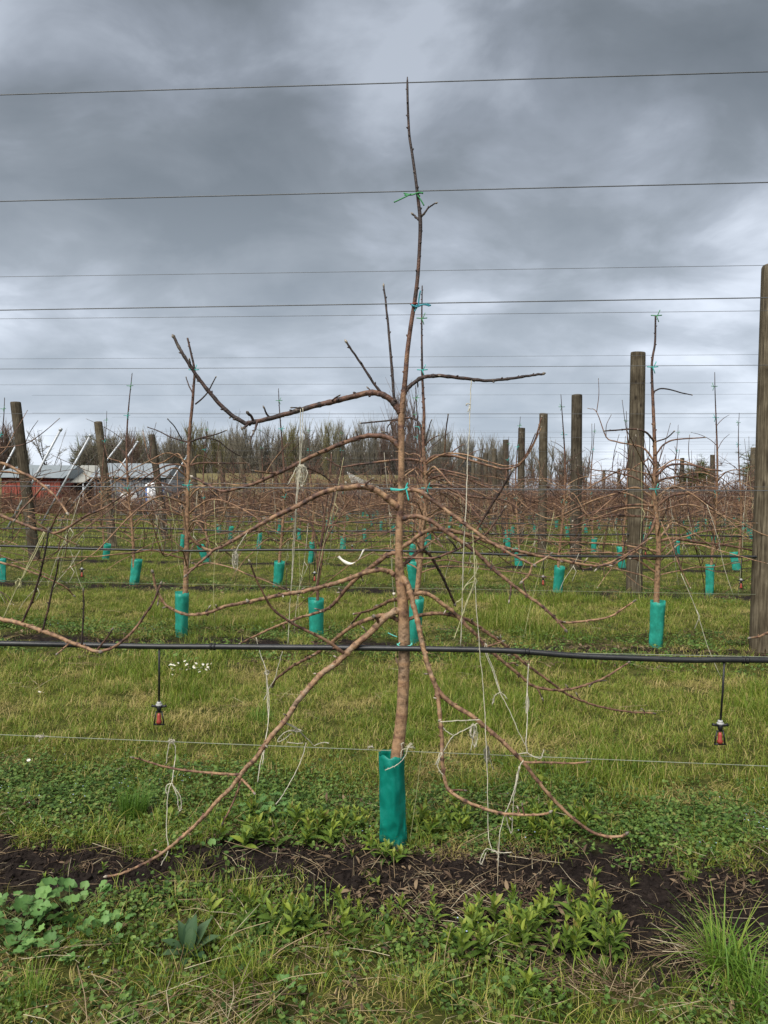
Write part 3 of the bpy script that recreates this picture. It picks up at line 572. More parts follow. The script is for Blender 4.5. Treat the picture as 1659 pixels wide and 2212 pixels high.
# ------------------------------------------------------------------ orchard trees of the rows behind
def gen_tree(seed, top=3.25, fine=True, wide=1.0):
    """polylines of one trained tree in local space: trunk, branches (with shoots), twine"""
    rg = random.Random(seed); ph = rg.uniform(0, 9)
    def tx(z): return Vector((0.05 * math.sin(z * 1.7 + ph) - 0.05 * math.sin(ph), 0.04 * math.cos(z * 1.3 + ph) - 0.04 * math.cos(ph), z))
    trunk = [tx(z) for z in (-0.03, 0.35, 0.7, 1.0, 1.3, 1.6, 1.9, 2.2, 2.5, 2.8, (2.8 + top) / 2, top)]
    br = []; n = rg.randint(26, 31); side = 1
    for i in range(n):
        z = 0.62 + 1.15 * (i + rg.uniform(0.1, .9)) / n; side = -side
        az = (0 if side > 0 else math.pi) + rg.gauss(0, 0.85)
        Lh = wide * rg.uniform(0.55, 1.6) * (1.12 - 0.28 * (z - 0.7)); rise = rg.uniform(0.05, 0.19); drop = rg.uniform(-0.25, 0.65) * Lh
        hook = rg.random() < 0.3; p0 = tx(z); P = []
        for s in (0, .1, .22, .38, .55, .72, .87, 1.0):
            h = Lh * s; zz = rise * math.sin(min(1, s / 0.3) * math.pi / 2) - drop * max(0, s - 0.2) ** 1.3 * 1.3
            if hook and s > 0.7: zz += 1.4 * (s - 0.7) * rg.uniform(.6, 1.2)
            a = az + 0.25 * s * math.sin(ph + i)
            P.append(p0 + Vector((math.cos(a) * h, math.sin(a) * h, zz + rg.uniform(-.012, .012))))
        P[-1].z = max(P[-1].z, 0.12); subs = []
        for q in range(rg.randint(2, 5)):
            k = rg.randint(2, 6); b0 = P[k]; l = rg.uniform(.1, .42)
            if rg.random() < .65: e = Vector((rg.uniform(-.25, .25), rg.uniform(-.2, .2), rg.uniform(.6, 1)))
            else: e = (P[k] - P[k - 1]).normalized() + Vector((rg.uniform(-.5, .5), rg.uniform(-.6, .6), rg.uniform(-.2, .5)))
            e.normalize(); subs.append([b0, b0 + e * l * .5 + Vector((rg.uniform(-.02, .02), 0, .01)), b0 + e * l])
        br.append((P, rg.uniform(.006, .0105), .0028, rg.uniform(.25, .62), rg.uniform(.3, .85), subs))
    for i in range(rg.randint(3, 5)):
        z = rg.uniform(1.8, 2.5); az = rg.choice((0, math.pi)) + rg.gauss(0, .6); l = rg.uniform(.2, .6); up = rg.uniform(.1, .9); p0 = tx(z); d = Vector((math.cos(az), math.sin(az), 0))
        P = [p0, p0 + d * l * .3 + Vector((0, 0, l * .25)), p0 + d * l * .65 + Vector((0, 0, l * (.25 + up * .3))), p0 + d * l + Vector((0, 0, l * (.2 + up * .6)))]
        br.append((P, .0055, .0028, .75, 1.05, []))
    tw = []
    for i in range(rg.randint(6, 9)):
        P = br[rg.randrange(n)][0]; p = P[rg.randint(3, 6)]; ln = p.z - rg.choice((.55, .56, .1, .3)); q = p + Vector((rg.uniform(-.3, .3), rg.uniform(-.1, .1), -max(.15, ln)))
        tw.append([p, p.lerp(q, .35) + Vector((.01, 0, 0)), p.lerp(q, .7) - Vector((.01, 0, 0)), q])
    return trunk, br, tw
def trunk_radii(trunk): return [max(.0035, .025 * (1 - .36 * max(0, p.z) / 1.9) if p.z < 1.9 else .016 * (1 - (p.z - 1.9) / 1.9)) for p in trunk]
def mesh_tree(spec, seed, ties=True):
    rg = random.Random(seed + 99); trunk, br, tw = spec; out = {'branch': []}
    mb = MB(); P = catmull([tuple(p) for p in trunk], 8); r = catmull([[x] for x in trunk_radii(trunk)], 8)[:, 0]; q, u = node_radii(P, 1, 1, rg, 1, .06, .09)
    tone = np.interp(P[:, 2], [0, 1.2, 2.0, 2.6, 3.4], [.38, .46, .66, .95, 1.1]); mb.tube(P, r * q, 9, tone); buds(mb, P[60:], (r * q)[60:], rg, tone[60:], .05, 1.0); out['trunk'] = mb.mesh('trunk', BARK)
    for P, r0, r1, t0, t1, subs in br:
        mb = MB(); limb(mb, [tuple(p) for p in P], r0, r1, rg, t0, t1, 6, 4, knots=False, wob=.006)
        for s in subs: limb(mb, [tuple(p) for p in s], .0042, .0022, rg, .75, 1.0, 5, 4, knots=False, wob=.004)
        out['branch'].append(mb.mesh('branch', BARK))
    out['twine'] = []
    for i, s in enumerate(tw):
        mb = MB(); mb.tube(catmull([tuple(p) for p in s], 3), .0021, 4); mb.tube([s[1], s[1] + Vector((.02, .01, -.06)), s[1] + Vector((-.015, 0, -.13))], .003, 4); out['twine'].append(mb.mesh('twine', TWINE if i % 3 else TWINE_Y))
    return out
def tie_mesh(mat):
    mb = MB(); mb.tube([(-.05, -.022, .002), (0, -.026, -.002), (.05, -.022, .004)], .005, 6); mb.tube([(.01, -.024, 0), (.03, -.03, .05)], .004, 6); mb.tube([(0, -.026, 0), (.02, -.03, -.06)], .004, 6); return mb.mesh('tie', mat)
TIES = [tie_mesh(TIE_T), tie_mesh(TIE_G)]
specs = [gen_tree(s) for s in (3, 8, 14, 21, 33, 47)]
protos = [mesh_tree(s, i) for i, s in enumerate(specs)]
def place_tree(pr, loc, rz, sc, label, group, with_tw=True, trunkspec=None):
    root = empty('orchard_tree', loc, rz); root.scale = sc
    inst('trunk', pr['trunk'], root)
    for m in pr['branch']: inst('branch', m, root)
    if with_tw:
        for m in pr['twine']: inst('twine', m, root)
    for i, z in ((0, 1.5), (0, 2.6), (1, 3.05)):
        if trunkspec:
            ps = trunkspec; k = min(range(len(ps)), key=lambda j: abs(ps[j].z - z)); inst('tie', TIES[i], root, (ps[k].x, ps[k].y, z))
    return tag(root, label, 'tree', group)

# guards for the rows behind: four crumpled shapes
GM = [guard_mesh(.45, .068, .070, 4.1, .02, 20, 12, GUARD_R), guard_mesh(.43, .068, .062, 7.7, -.10, 20, 12, GUARD_R), guard_mesh(.46, .066, .070, 1.2, .09, 20, 12, GUARD_R), guard_mesh(.40, .082, .065, 9.4, -.03, 20, 12, GUARD_R)]
rng = random.Random(77); guard_n = [0]
def place_guard(loc, label, z=0.0, m=None):
    o = inst('tree_guard', GM[m if m is not None else rng.randrange(4)], None, (loc[0], loc[1], z - .01), (rng.gauss(0, .06 if m is None else .01), rng.gauss(0, .09 if m is None else .012), rng.uniform(-.5, .5) if m is None else .08), (rng.uniform(.85, 1.2), 1, rng.uniform(.85, 1.08))); tag(o, label, 'tree guard', 'teal tree guards'); return o

# second row: four trees that show clearly, traced
D2 = rowd(2); PX2 = D2 / F
def traced_tree(base_px, trunk, branches, label, spec, prune=3):
    base = at(base_px[0], base_px[1], D2); base.z = 0; rgt = random.Random(int(base_px[0])); root = tag(empty('orchard_tree', base), label, 'tree', 'second row trees')
    T = [(base_px[0], base_px[1])] + trunk; P = catmull([tuple(at(x, y, D2)) for x, y in T], 8); u = np.linspace(0, 1, len(P))
    P[0][2] = -.02; r = np.interp(P[:, 2], [0, .5, 1.2, 1.9, 2.6, 3.5], [.028, .026, .022, .017, .011, .005]); q, _ = node_radii(P, 1, 1, rgt, 1, .08, .09)
    tone = np.interp(P[:, 2], [0, 1.2, 2.0, 2.6, 3.4], [.38, .46, .62, .9, 1.1]); mb = MB(); mb.tube(P, r * q, 10, tone); buds(mb, P[50:], (r * q)[50:], rgt, tone[50:], .05, 1.3); mb.obj('trunk', BARK, root, origin=base)
    for i, (pts, r0, r1) in enumerate(branches):
        d = rgt.uniform(-.3, .3); mb = MB(); limb(mb, px2(pts, d, D2), r0 * PX2, r1 * PX2, rgt, .6 if pts[0][1] > 960 else .95, .75 if pts[0][1] > 960 else 1.1, 7, 5, knots=r0 > 2, wob=.004); mb.obj('branch', BARK, root, origin=base)
    for P2, r0, r1, t0, t1, subs in spec[1][:len(spec[1]) - 4:]:
        if rgt.random() < .12: continue
        k = int(np.argmin(np.abs(P[:, 2] - P2[0].z))); off = Vector(P[k]) - base - P2[0]; off.z = 0
        mb = MB(); limb(mb, [tuple(p + off) for p in P2], r0, r1, rgt, t0, t1, 7, 4, knots=False, wob=.006)
        for s in subs: limb(mb, [tuple(p + off) for p in s], .0042, .0022, rgt, .7, .95, 5, 4, knots=False)
        mb.obj('branch', BARK, root)
    for i, s in enumerate(spec[2]):
        mb = MB(); mb.tube(catmull([tuple(p) for p in s], 3), .0021, 5); mb.tube([s[1], s[1] + Vector((.03, .01, -.05)), s[1] + Vector((-.01, 0, -.14))], .003, 5); mb.obj('twine', TWINE if i % 3 else TWINE_Y, root)
    for i, z in ((0, 1.5), (0, 2.62), (1, 3.08)):
        k = int(np.argmin(np.abs(P[:, 2] - z)))
        if abs(P[k][2] - z) < .1: inst('tie', TIES[i], root, Vector(P[k]) - base)
    return base
b = traced_tree((392, 1387), [(400, 1285), (403, 1200), (405, 1100), (407, 1000), (410, 930), (415, 880), (418, 840), (420, 800), (412, 760), (405, 730)],
 [([(422, 873), (447, 850), (466, 815)], 1.8, 1.2), ([(418, 853), (408, 832), (402, 815)], 1.6, 1.1), ([(408, 955), (433, 946), (460, 940), (488, 930)], 2.2, 1.1), ([(405, 955), (367, 943), (340, 930), (320, 923)], 1.8, 1.0), ([(393, 949), (380, 926), (363, 906)], 1.4, 1.0), ([(433, 946), (467, 950), (493, 970), (520, 986)], 1.6, 1.0), ([(408, 1006), (433, 1000), (483, 1001), (533, 1000)], 2.2, 1.2), ([(406, 1010), (380, 1003), (345, 1012), (300, 1040)], 2.2, 1.2)],
 'second row fruit tree with forked leader tip standing behind the daisies', specs[0])
place_guard(b, 'teal guard on the second row tree behind the daisies', 0, 0)
b = traced_tree((890, 1397), [(895, 1340), (903, 1260), (910, 1190), (916, 1130), (920, 1080), (921, 1040), (917, 1000), (914, 950), (916, 900), (914, 850), (912, 800), (911, 700), (912, 617)],
 [([(912, 950), (910, 930), (905, 914), (894, 904), (876, 903), (834, 909), (780, 914)], 2.6, 1.4), ([(916, 999), (894, 993), (864, 993), (819, 998), (774, 1003), (735, 1008), (705, 990)], 2.8, 1.4), ([(918, 1000), (923, 995), (936, 986), (960, 983), (990, 987), (1029, 998), (1062, 1007), (1092, 1013), (1122, 1004), (1143, 974), (1158, 944), (1170, 901)], 3.0, 1.5), ([(960, 983), (963, 935), (968, 896)], 1.7, 1.2), ([(968, 985), (985, 970), (1002, 960)], 1.5, 1.0),
  ([(1122, 1004), (1140, 975), (1156, 938)], 1.5, 1.0), ([(921, 1036), (927, 1025), (942, 1014), (966, 1017), (999, 1025), (1035, 1035)], 2.6, 1.3), ([(922, 1028), (954, 1040), (981, 1052), (1010, 1050)], 2.2, 1.1), ([(921, 1052), (930, 1047), (954, 1049), (990, 1064), (1029, 1074), (1071, 1077), (1101, 1085), (1125, 1106)], 2.8, 1.3), ([(917, 960), (925, 930), (932, 908)], 1.4, 1.0), ([(918, 962), (930, 950), (948, 940)], 1.3, 1.0), ([(918, 1100), (928, 1130), (940, 1160), (955, 1180)], 2.0, 1.2)],
 'second row fruit tree rising straight behind the tall front tree', specs[1])
place_guard(b, 'teal guard on the second row tree hidden behind the front trunk', 0, 2)
b = traced_tree((1416, 1407), [(1418, 1302), (1420, 1240), (1423, 1180), (1420, 1140), (1416, 1100), (1412, 1050), (1415, 1000), (1413, 930), (1411, 880), (1408, 800), (1410, 770), (1415, 740), (1416, 683)],
 [([(1413, 848), (1416, 844), (1434, 839), (1466, 847), (1494, 853)], 1.7, 1.1), ([(1413, 955), (1408, 947), (1394, 933), (1366, 927), (1306, 931)], 2.2, 1.3), ([(1415, 955), (1440, 946), (1456, 932)], 1.6, 1.2), ([(1416, 985), (1422, 975), (1438, 957), (1466, 949), (1522, 945)], 1.9, 1.2), ([(1414, 1032), (1420, 1025), (1446, 1005), (1486, 1003), (1526, 1013), (1558, 1017)], 2.6, 1.4), ([(1413, 1045), (1418, 1041), (1450, 1031), (1486, 1031), (1526, 1043)], 2.4, 1.3), ([(1416, 1098), (1422, 1092), (1446, 1073), (1482, 1065), (1514, 1077), (1546, 1101)], 2.8, 1.5),
  ([(1416, 1096), (1400, 1092), (1366, 1090), (1322, 1097), (1274, 1109), (1238, 1125)], 2.4, 1.4), ([(1416, 1118), (1400, 1117), (1378, 1115), (1330, 1113), (1286, 1121), (1238, 1137)], 2.8, 1.4), ([(1418, 1105), (1414, 1125), (1402, 1153), (1370, 1193), (1326, 1217), (1278, 1225)], 3.0, 1.6), ([(1421, 1170), (1428, 1167), (1458, 1163), (1506, 1171), (1566, 1177), (1626, 1189), (1658, 1195)], 3.2, 1.6), ([(1420, 1208), (1400, 1207), (1386, 1206), (1362, 1207)], 2.0, 1.5), ([(1412, 1050), (1396, 1030), (1380, 1012)], 1.4, 1.0)],
 'second row fruit tree with crooked top beside the dark timber posts', specs[2])
place_guard(b, 'slim teal guard on the second row tree beside the dark posts', 0, 0)
# replant with several thin stems
bp = at(684, 1378, D2 + .12); bp.z = 0
sap = tag(empty('orchard_tree', bp), 'young replanted tree splitting into many thin upright red stems', 'tree', 'second row trees'); rgt = random.Random(4)
for pts, r0 in [([(684, 1380), (686, 1300), (690, 1200), (700, 1140), (695, 1080), (685, 1030)], 4.0), ([(687, 1260), (705, 1150), (720, 1070), (735, 1010)], 2.2), ([(688, 1240), (680, 1170), (665, 1100), (655, 1060)], 2.0), ([(692, 1190), (730, 1120), (770, 1060), (795, 1040)], 2.0), ([(690, 1210), (700, 1120), (712, 1040), (716, 980)], 2.0), ([(690, 1180), (670, 1130), (640, 1095)], 1.5), ([(700, 1150), (745, 1110), (790, 1100)], 1.5)]:
    mb = MB(); limb(mb, [tuple(at(x, y, D2 + .12)) for x, y in pts], r0 * PX2, 1.1 * PX2, rgt, .62, .72, 7, 6, wob=.006); mb.obj('stem', BARK, sap, origin=bp)
place_guard(bp, 'wide crumpled teal guard at the foot of the thin stemmed young tree', 0, 3)
for px, s in ((-125, 3), (1945, 4)):
    p = at(px, 1390, D2); p.z = 0
    place_tree(protos[s], p, rng.uniform(-.2, .2), (1, 1, 1), f'second row fruit tree {"before the leaning end posts" if px < 0 else "past the dark timber post"}', 'second row trees', True, specs[s][0])

# third and later rows
def along(k, X, d, what):
    i = X - postX(d, 0); n = int(abs(i) / 2.15) + 1; nth = ORD[n - 1] if n <= len(ORD) else f'{n}th'
    return f'{what}, {nth} from the timber post {"toward" if i < 0 else "away from"} the sheds, {ORD[k-1]} orchard row'
FAR = []
phase = {3: 595, 4: 437, 5: 560, 6: 640, 7: 720}
for k in range(3, NROWS + 1):
    d = rowd(k); x0 = (phase.get(k, rng.uniform(500, 900)) - CX) / F * d; lo = max(postX(d, -1) + .6, -d * .5 - 1.2); hi = d * .5 + 1.0
    n0 = math.ceil((lo - x0) / 2.15); X = x0 + n0 * 2.15
    while X < hi:
        XX = X + rng.uniform(-.12, .12); s = rng.randrange(6); p = rowpt(XX, d)
        sc = (rng.uniform(.9, 1.08) * rng.choice((-1, 1)), rng.uniform(.85, 1.1), rng.uniform(.86, 1.04)); sc = (abs(sc[0]), sc[1], sc[2])
        rz = rng.choice((0, math.pi)) + rng.uniform(-.25, .25)
        if rng.random() > .04:
            if k <= 5: place_tree(protos[s], p, rz, sc, along(k, X, d, 'bare fruit tree'), f'{ORD[k-1]} row trees', True, specs[s][0])
            else:
                FAR.append((s, p, rz, sc, k, along(k, X, d, 'small bare tree')))
        g = place_guard(p, along(k, X, d, 'teal guard')); g['group'] = f'{ORD[k-1]} row tree guards'
        X += 2.15
# simplified crowns for the rows that show only as lines
def far_mesh(spec, seed, rmul=1.0):
    rg = random.Random(seed); trunk, br, tw = spec; mb = MB(); mb.tube(catmull([tuple(p) for p in trunk], 2), np.array(catmull([[x] for x in trunk_radii(trunk)], 2)[:, 0]) * rmul, 5, np.interp(catmull([tuple(p) for p in trunk], 2)[:, 2], [0, 1.2, 2.0, 3.4], [.45, .5, .7, 1.0])); tm = mb.mesh('trunk', BARK); mb = MB()
    for P, r0, r1, t0, t1, subs in br:
        mb.tube([tuple(p) for p in P], np.linspace(r0, r1 * 1.2, len(P)) * rmul, 4, np.linspace(t0, t1, len(P)))
        for s in subs: mb.tube([tuple(s[0]), tuple(s[2])], [.005 * rmul, .003 * rmul], 3, .7)
        for q in range(17):
            a = P[rg.randint(len(P) // 2, len(P) - 1)]; mb.tube([tuple(a), tuple(a + Vector((rg.uniform(-.3, .3), rg.uniform(-.3, .3), rg.uniform(-.1, .35))))], [.004 * rmul, .003 * rmul], 3, .7)
    cm = mb.mesh('crown', BARK); mb = MB()
    for s in tw: mb.tube([tuple(s[0]), tuple(s[3])], .003 * rmul, 3)
    return tm, cm, mb.mesh('twine', TWINE)
FM = [far_mesh(s, i, 1.15) for i, s in enumerate(specs)]
for s, p, rz, sc, k, lb in FAR:
    root = empty('orchard_tree', p, rz); root.scale = sc; inst('trunk', FM[s][0], root); inst('crown', FM[s][1], root)
    if k < 11: inst('twine', FM[s][2], root)
    tag(root, lb, 'tree', f'{ORD[k-1]} row trees')

# ------------------------------------------------------------------ scatter helper (geometry nodes) for what nobody could count
SRC = bpy.data.collections.new('scatter_sources')
def scatter(name, pts, rots, scales, idx, meshes, label, zs=None):
    srcs = []
    c = bpy.data.collections.new(name + '_sources')
    for i, m in enumerate(meshes):
        o = bpy.data.objects.new(f'{name}_piece_{i:02d}', m); c.objects.link(o); srcs.append(o)
    me = bpy.data.meshes.new(name); me.from_pydata([tuple(p) for p in pts], [], [])
    a = me.attributes.new('rot', 'FLOAT_VECTOR', 'POINT'); a.data.foreach_set('vector', np.asarray(rots, np.float32).ravel())
    a = me.attributes.new('scl', 'FLOAT_VECTOR', 'POINT'); S = np.asarray(scales, np.float32); S = np.repeat(S[:, None], 3, 1) if S.ndim == 1 else S; a.data.foreach_set('vector', S.ravel())
    a = me.attributes.new('idx', 'INT', 'POINT'); a.data.foreach_set('value', np.asarray(idx, np.int32))
    for m in meshes:
        for mt in m.materials:
            if mt.name not in me.materials: me.materials.append(mt)
    o = bpy.data.objects.new(name, me); COL.objects.link(o)
    g = bpy.data.node_groups.new(name, 'GeometryNodeTree'); g.interface.new_socket('Geometry', in_out='INPUT', socket_type='NodeSocketGeometry'); g.interface.new_socket('Geometry', in_out='OUTPUT', socket_type='NodeSocketGeometry')
    gi = g.nodes.new('NodeGroupInput'); go = g.nodes.new('NodeGroupOutput'); ci = g.nodes.new('GeometryNodeCollectionInfo'); ci.inputs[0].default_value = c; ci.inputs['Separate Children'].default_value = True; ci.inputs['Reset Children'].default_value = True
    ip = g.nodes.new('GeometryNodeInstanceOnPoints'); ip.inputs['Pick Instance'].default_value = True
    def na(n_, ty): q = g.nodes.new('GeometryNodeInputNamedAttribute'); q.data_type = ty; q.inputs[0].default_value = n_; return q.outputs[0]
    g.links.new(gi.outputs[0], ip.inputs['Points']); g.links.new(ci.outputs[0], ip.inputs['Instance']); g.links.new(na('idx', 'INT'), ip.inputs['Instance Index'])
    e2r = g.nodes.new('FunctionNodeEulerToRotation'); g.links.new(na('rot', 'FLOAT_VECTOR'), e2r.inputs[0]); g.links.new(e2r.outputs[0], ip.inputs['Rotation']); g.links.new(na('scl', 'FLOAT_VECTOR'), ip.inputs['Scale'])
    g.links.new(ip.outputs[0], go.inputs[0])
    md = o.modifiers.new('scatter', 'NODES'); md.node_group = g
    return tag(o, label, kind='stuff')

# rows too far to tell apart
pts, rot, scl, ix = [], [], [], []
rng = random.Random(3); far_tree_meshes = []
for i, s in enumerate(specs):
    a, b_, c_ = far_mesh(s, i + 50, 1.6); mbm = bpy.data.meshes.new('far_tree')
    bm = bmesh.new(); bm.from_mesh(a); bm.from_mesh(b_); bm.to_mesh(mbm); bm.free(); mbm.materials.append(BARK); far_tree_meshes.append(mbm)
stk = []
for k in range(8, 24):
    d = rowd(k) + 1.5; X = postX(d, -1) - 1.6
    while X > (-d * .56 if d < 52 else -d * .27):
        pts.append((X, d - TILT * X, 0)); rot.append((0, 0, rng.uniform(0, 6.28))); scl.append(rng.uniform(.55, .68)); ix.append(rng.randrange(6)); X -= 1.7
for k in range(NROWS + 1, 26):
    d = rowd(k); X = postX(d, -1) + 1
    while X < d * .55 + 2:
        y = d - TILT * X; pts.append((X + rng.uniform(-.2, .2), y, 0)); rot.append((0, 0, rng.uniform(0, 6.28))); scl.append(rng.uniform(.9, 1.05)); ix.append(rng.randrange(6)); stk.append((X, y)); X += 2.15
scatter('distant_orchard_trees', pts, rot, scl, ix, far_tree_meshes, 'far rows of bare fruit trees merging into a reddish haze')
mb = MB(); mb.tube([(0, 0, 0), (0, 0, 2.9)], .016, 5); stake_m = mb.mesh('stake', STAKE)
pts, rot, scl, ix = [], [], [], []
for k in range(11, 26):
    d = rowd(k); X = d * .02
    while X < d * .55 + 2:
        if rng.random() < .75: pts.append((X, d - TILT * X + .1, 0)); rot.append((rng.gauss(0, .015), rng.gauss(0, .02), 0)); scl.append(rng.uniform(.86, 1.06)); ix.append(0)
        X += 2.15 * rng.uniform(.8, 1.2)
scatter('support_stakes', pts, rot, scl, ix, [stake_m], 'thin pale support stakes standing through the far rows')
# ------------------------------------------------------------------ twine hanging in the foreground
def twine(label, strands, mat=TWINE, r=0.0016, fuzz=True, d=D1):
    base = at(strands[0][0][0], strands[0][0][1], d + (strands[0][0][2] if len(strands[0][0]) > 2 else -.03)); mb = MB(); rg = random.Random(int(strands[0][0][0] * 7 + strands[0][0][1]))
    for st in strands:
        P = catmull([tuple(at(q[0], q[1], d + (q[2] if len(q) > 2 else -.03))) for q in st], 7)
        for i in range(1, len(P) - 1): P[i] += [.0025 * noise.noise((i * .45, rg.random(), k)) for k in (0, 7, 14)]
        mb.tube(P, r * .95 * (1 + .25 * np.array([noise.noise((i * .8, st[0][0], 1)) for i in range(len(P))])), 6)
        if fuzz:
            for i in range(0, len(P), 2):
                a = Vector(P[i]); mb.tube([a, a + Vector((rg.gauss(0, .006), rg.gauss(0, .004), rg.gauss(-.003, .006)))], [.0005, .0003], 3)
    return tag(mb.obj('twine', mat, origin=base, loc=base), label, 'twine', 'loose training twine')
def loops(x, y, w, h, n, seed, d=-.03):
    rg = random.Random(seed); out = []
    for i in range(n):
        a = rg.uniform(-.4, .4); ww = w * rg.uniform(.5, 1); hh = h * rg.uniform(.5, 1); c = []
        for k in range(8):
            th = k / 7 * 6.28 * rg.uniform(.8, 1.0); c.append((x + ww * math.sin(th) + hh * a * .3, y + hh * (1 - math.cos(th)) / 2, d + rg.uniform(-.012, .012)))
        out.append(c)
    return out
twine('long tangled twine hanging from the top left limb down to the hose', [[(649, 884, -.06), (649, 930, -.06), (647, 1003, -.06)], [(654, 881, -.07), (654, 940, -.07), (648, 1005, -.06)], [(646, 1003, -.06), (641, 1063, -.07), (638, 1113, -.08), (633, 1180, -.06), (630, 1246, -.05), (626, 1313, -.04), (622, 1393, -.04)], [(648, 1000, -.06), (642, 1080, -.07), (636, 1170, -.06), (631, 1260, -.05)], [(640, 1010, -.06), (632, 1028, -.07), (621, 1047, -.08)]] + loops(650, 1004, 9, 55, 7, 3, -.06))
twine('straight knotted twine hanging from the top right limb', [[(1018, 819, .05), (1016, 872, .04), (1013, 940, .02), (1010, 996, 0), (1008, 1056, -.03), (1005, 1130, -.06), (1001, 1196, -.06), (998, 1330, -.05), (995, 1396, -.045)], [(1016, 873, .04), (1009, 872, .03), (1006, 876, .03)], [(1015, 874, .04), (1013, 884, .03), (1010, 890, .03)]], r=.0019)
twine('thick yellowed twine bundle drooping from the right limb', [[(1021, 1143, -.1), (1022, 1170, -.1), (1024, 1200, -.1), (1025, 1240, -.1), (1024, 1258, -.1), (1012, 1295, -.1), (1000, 1325, -.1), (988, 1360, -.1), (981, 1380, -.1)], [(1023, 1187, -.1), (1026, 1225, -.1), (1023, 1260, -.1), (1008, 1300, -.1), (998, 1335, -.1)], [(1024, 1256, -.1), (1010, 1262, -.11), (1000, 1274, -.11), (998, 1292, -.1), (985, 1302, -.1)], [(1026, 1200, -.1), (1030, 1216, -.1), (1027, 1245, -.1)]], TWINE_Y, .0019)
twine('single frayed twine running from the right limb down to the soil', [[(1023, 1186, -.1), (1028, 1296, -.1), (1033, 1363, -.1), (1038, 1427, -.1), (1043, 1477, -.1), (1050, 1594, -.12), (1053, 1694, -.15), (1055, 1800, -.18), (1063, 1836, -.2)], [(1063, 1836, -.2), (1050, 1834, -.2), (1041, 1848, -.2), (1037, 1862, -.2), (1040, 1866, -.2), (1050, 1842, -.2)], [(1062, 1836, -.2), (1070, 1838, -.2), (1077, 1850, -.2), (1073, 1858, -.2)], [(1062, 1838, -.2), (1085, 1842, -.2), (1105, 1841, -.2)]])
twine('slanting twine from the right limb to the low wire knot', [[(1048, 1389, .05), (1049, 1410, .04), (1064, 1450, .02), (1080, 1495, 0), (1100, 1535, -.02), (1120, 1580, -.03), (1139, 1617, -.03)], [(1051, 1391, .05), (1053, 1412, .04), (1067, 1450, .02), (1081, 1494, 0)], [(1081, 1495, 0), (1072, 1500, 0), (1067, 1506, 0), (1067, 1514, 0), (1063, 1521, 0), (1066, 1509, 0)], [(1081, 1495, 0), (1090, 1502, 0), (1095, 1510, 0)]])
twine('upright doubled twine tying the drooping limb to the low wire', [[(1142, 1434, .1), (1140, 1474, .08), (1139, 1511, .05), (1139, 1558, .02), (1136, 1605, -.02), (1139, 1626, -.03)], [(1141, 1440, .1), (1138, 1500, .06), (1136, 1530, .05), (1138, 1540, .04), (1142, 1525, .05), (1141, 1505, .06)], [(1139, 1626, -.03), (1130, 1627, -.03), (1120, 1629, -.03)], [(1139, 1626, -.03), (1152, 1634, -.03), (1168, 1638, -.03), (1172, 1630, -.03), (1175, 1619, -.03)]], r=.002)
twine('twine loops dropping from the right limb knot to the ground', [[(1130, 1642, -.15), (1121, 1660, -.16), (1114, 1694, -.17), (1101, 1735, -.18), (1090, 1760, -.18), (1080, 1800, -.19), (1077, 1850, -.2), (1076, 1872, -.2)], [(1121, 1655, -.16), (1112, 1700, -.17), (1108, 1740, -.17), (1107, 1780, -.17), (1104, 1800, -.17), (1097, 1780, -.17), (1092, 1760, -.17)], [(1123, 1655, -.16), (1117, 1690, -.16), (1110, 1720, -.16)]], TWINE, .0017)
twine('short taut twine bridging the two forked lower limbs', [[(949, 1555, -.13), (954, 1559, -.16), (985, 1557, -.15), (1010, 1556, -.14), (1037, 1555, -.13)], [(950, 1559, -.13), (947, 1557, -.15), (952, 1554, -.16)]], r=.0019)
twine('slack twine stretched below the limb fork', [[(1031, 1562, -.13), (1005, 1576, -.13), (980, 1589, -.13), (968, 1605, -.13), (958, 1624, -.12)], [(978, 1588, -.13), (965, 1580, -.13), (957, 1572, -.13)]], r=.0018)
twine('short frayed twine end hanging on the lower fork limb', [[(955, 1626, -.15), (950, 1628, -.15), (946, 1640, -.15), (941, 1652, -.15)], [(955, 1626, -.15), (946, 1650, -.15), (949, 1665, -.15), (958, 1674, -.15)]], r=.0018)
twine('grey frayed twine hanging in the fork of the right limbs', [[(1022, 1562, -.1), (1018, 1580, -.1), (1020, 1600, -.1), (1017, 1622, -.1)], [(1024, 1565, -.1), (1028, 1590, -.1), (1024, 1615, -.1)]] + loops(1021, 1565, 6, 55, 4, 9, -.1))
twine('grey knotted twine clump on the low wire under the right limb', [[(1050, 1600, -.08), (1055, 1625, -.06), (1060, 1648, -.05), (1066, 1662, -.05)], [(1052, 1610, -.08), (1050, 1640, -.06), (1053, 1660, -.05)]] + loops(1052, 1612, 5, 40, 4, 12, -.06), simple('grey_twine', (.22, .21, .17), .95, .1))
twine('shaggy twine hanging off the drooping left limb end', [[(553, 1377, .25), (562, 1410, .24), (573, 1444, .22), (578, 1477, .2), (581, 1527, .15), (575, 1594, .05), (563, 1644, -.05), (556, 1690, -.1)], [(575, 1450, .22), (577, 1500, .2), (579, 1560, .1), (572, 1610, 0), (567, 1650, -.05)], [(610, 1407, .22), (602, 1436, .22), (593, 1467, .22), (583, 1484, .22), (570, 1512, .2)]] + loops(577, 1448, 7, 12, 2, 4, .22), TWINE, .0018)
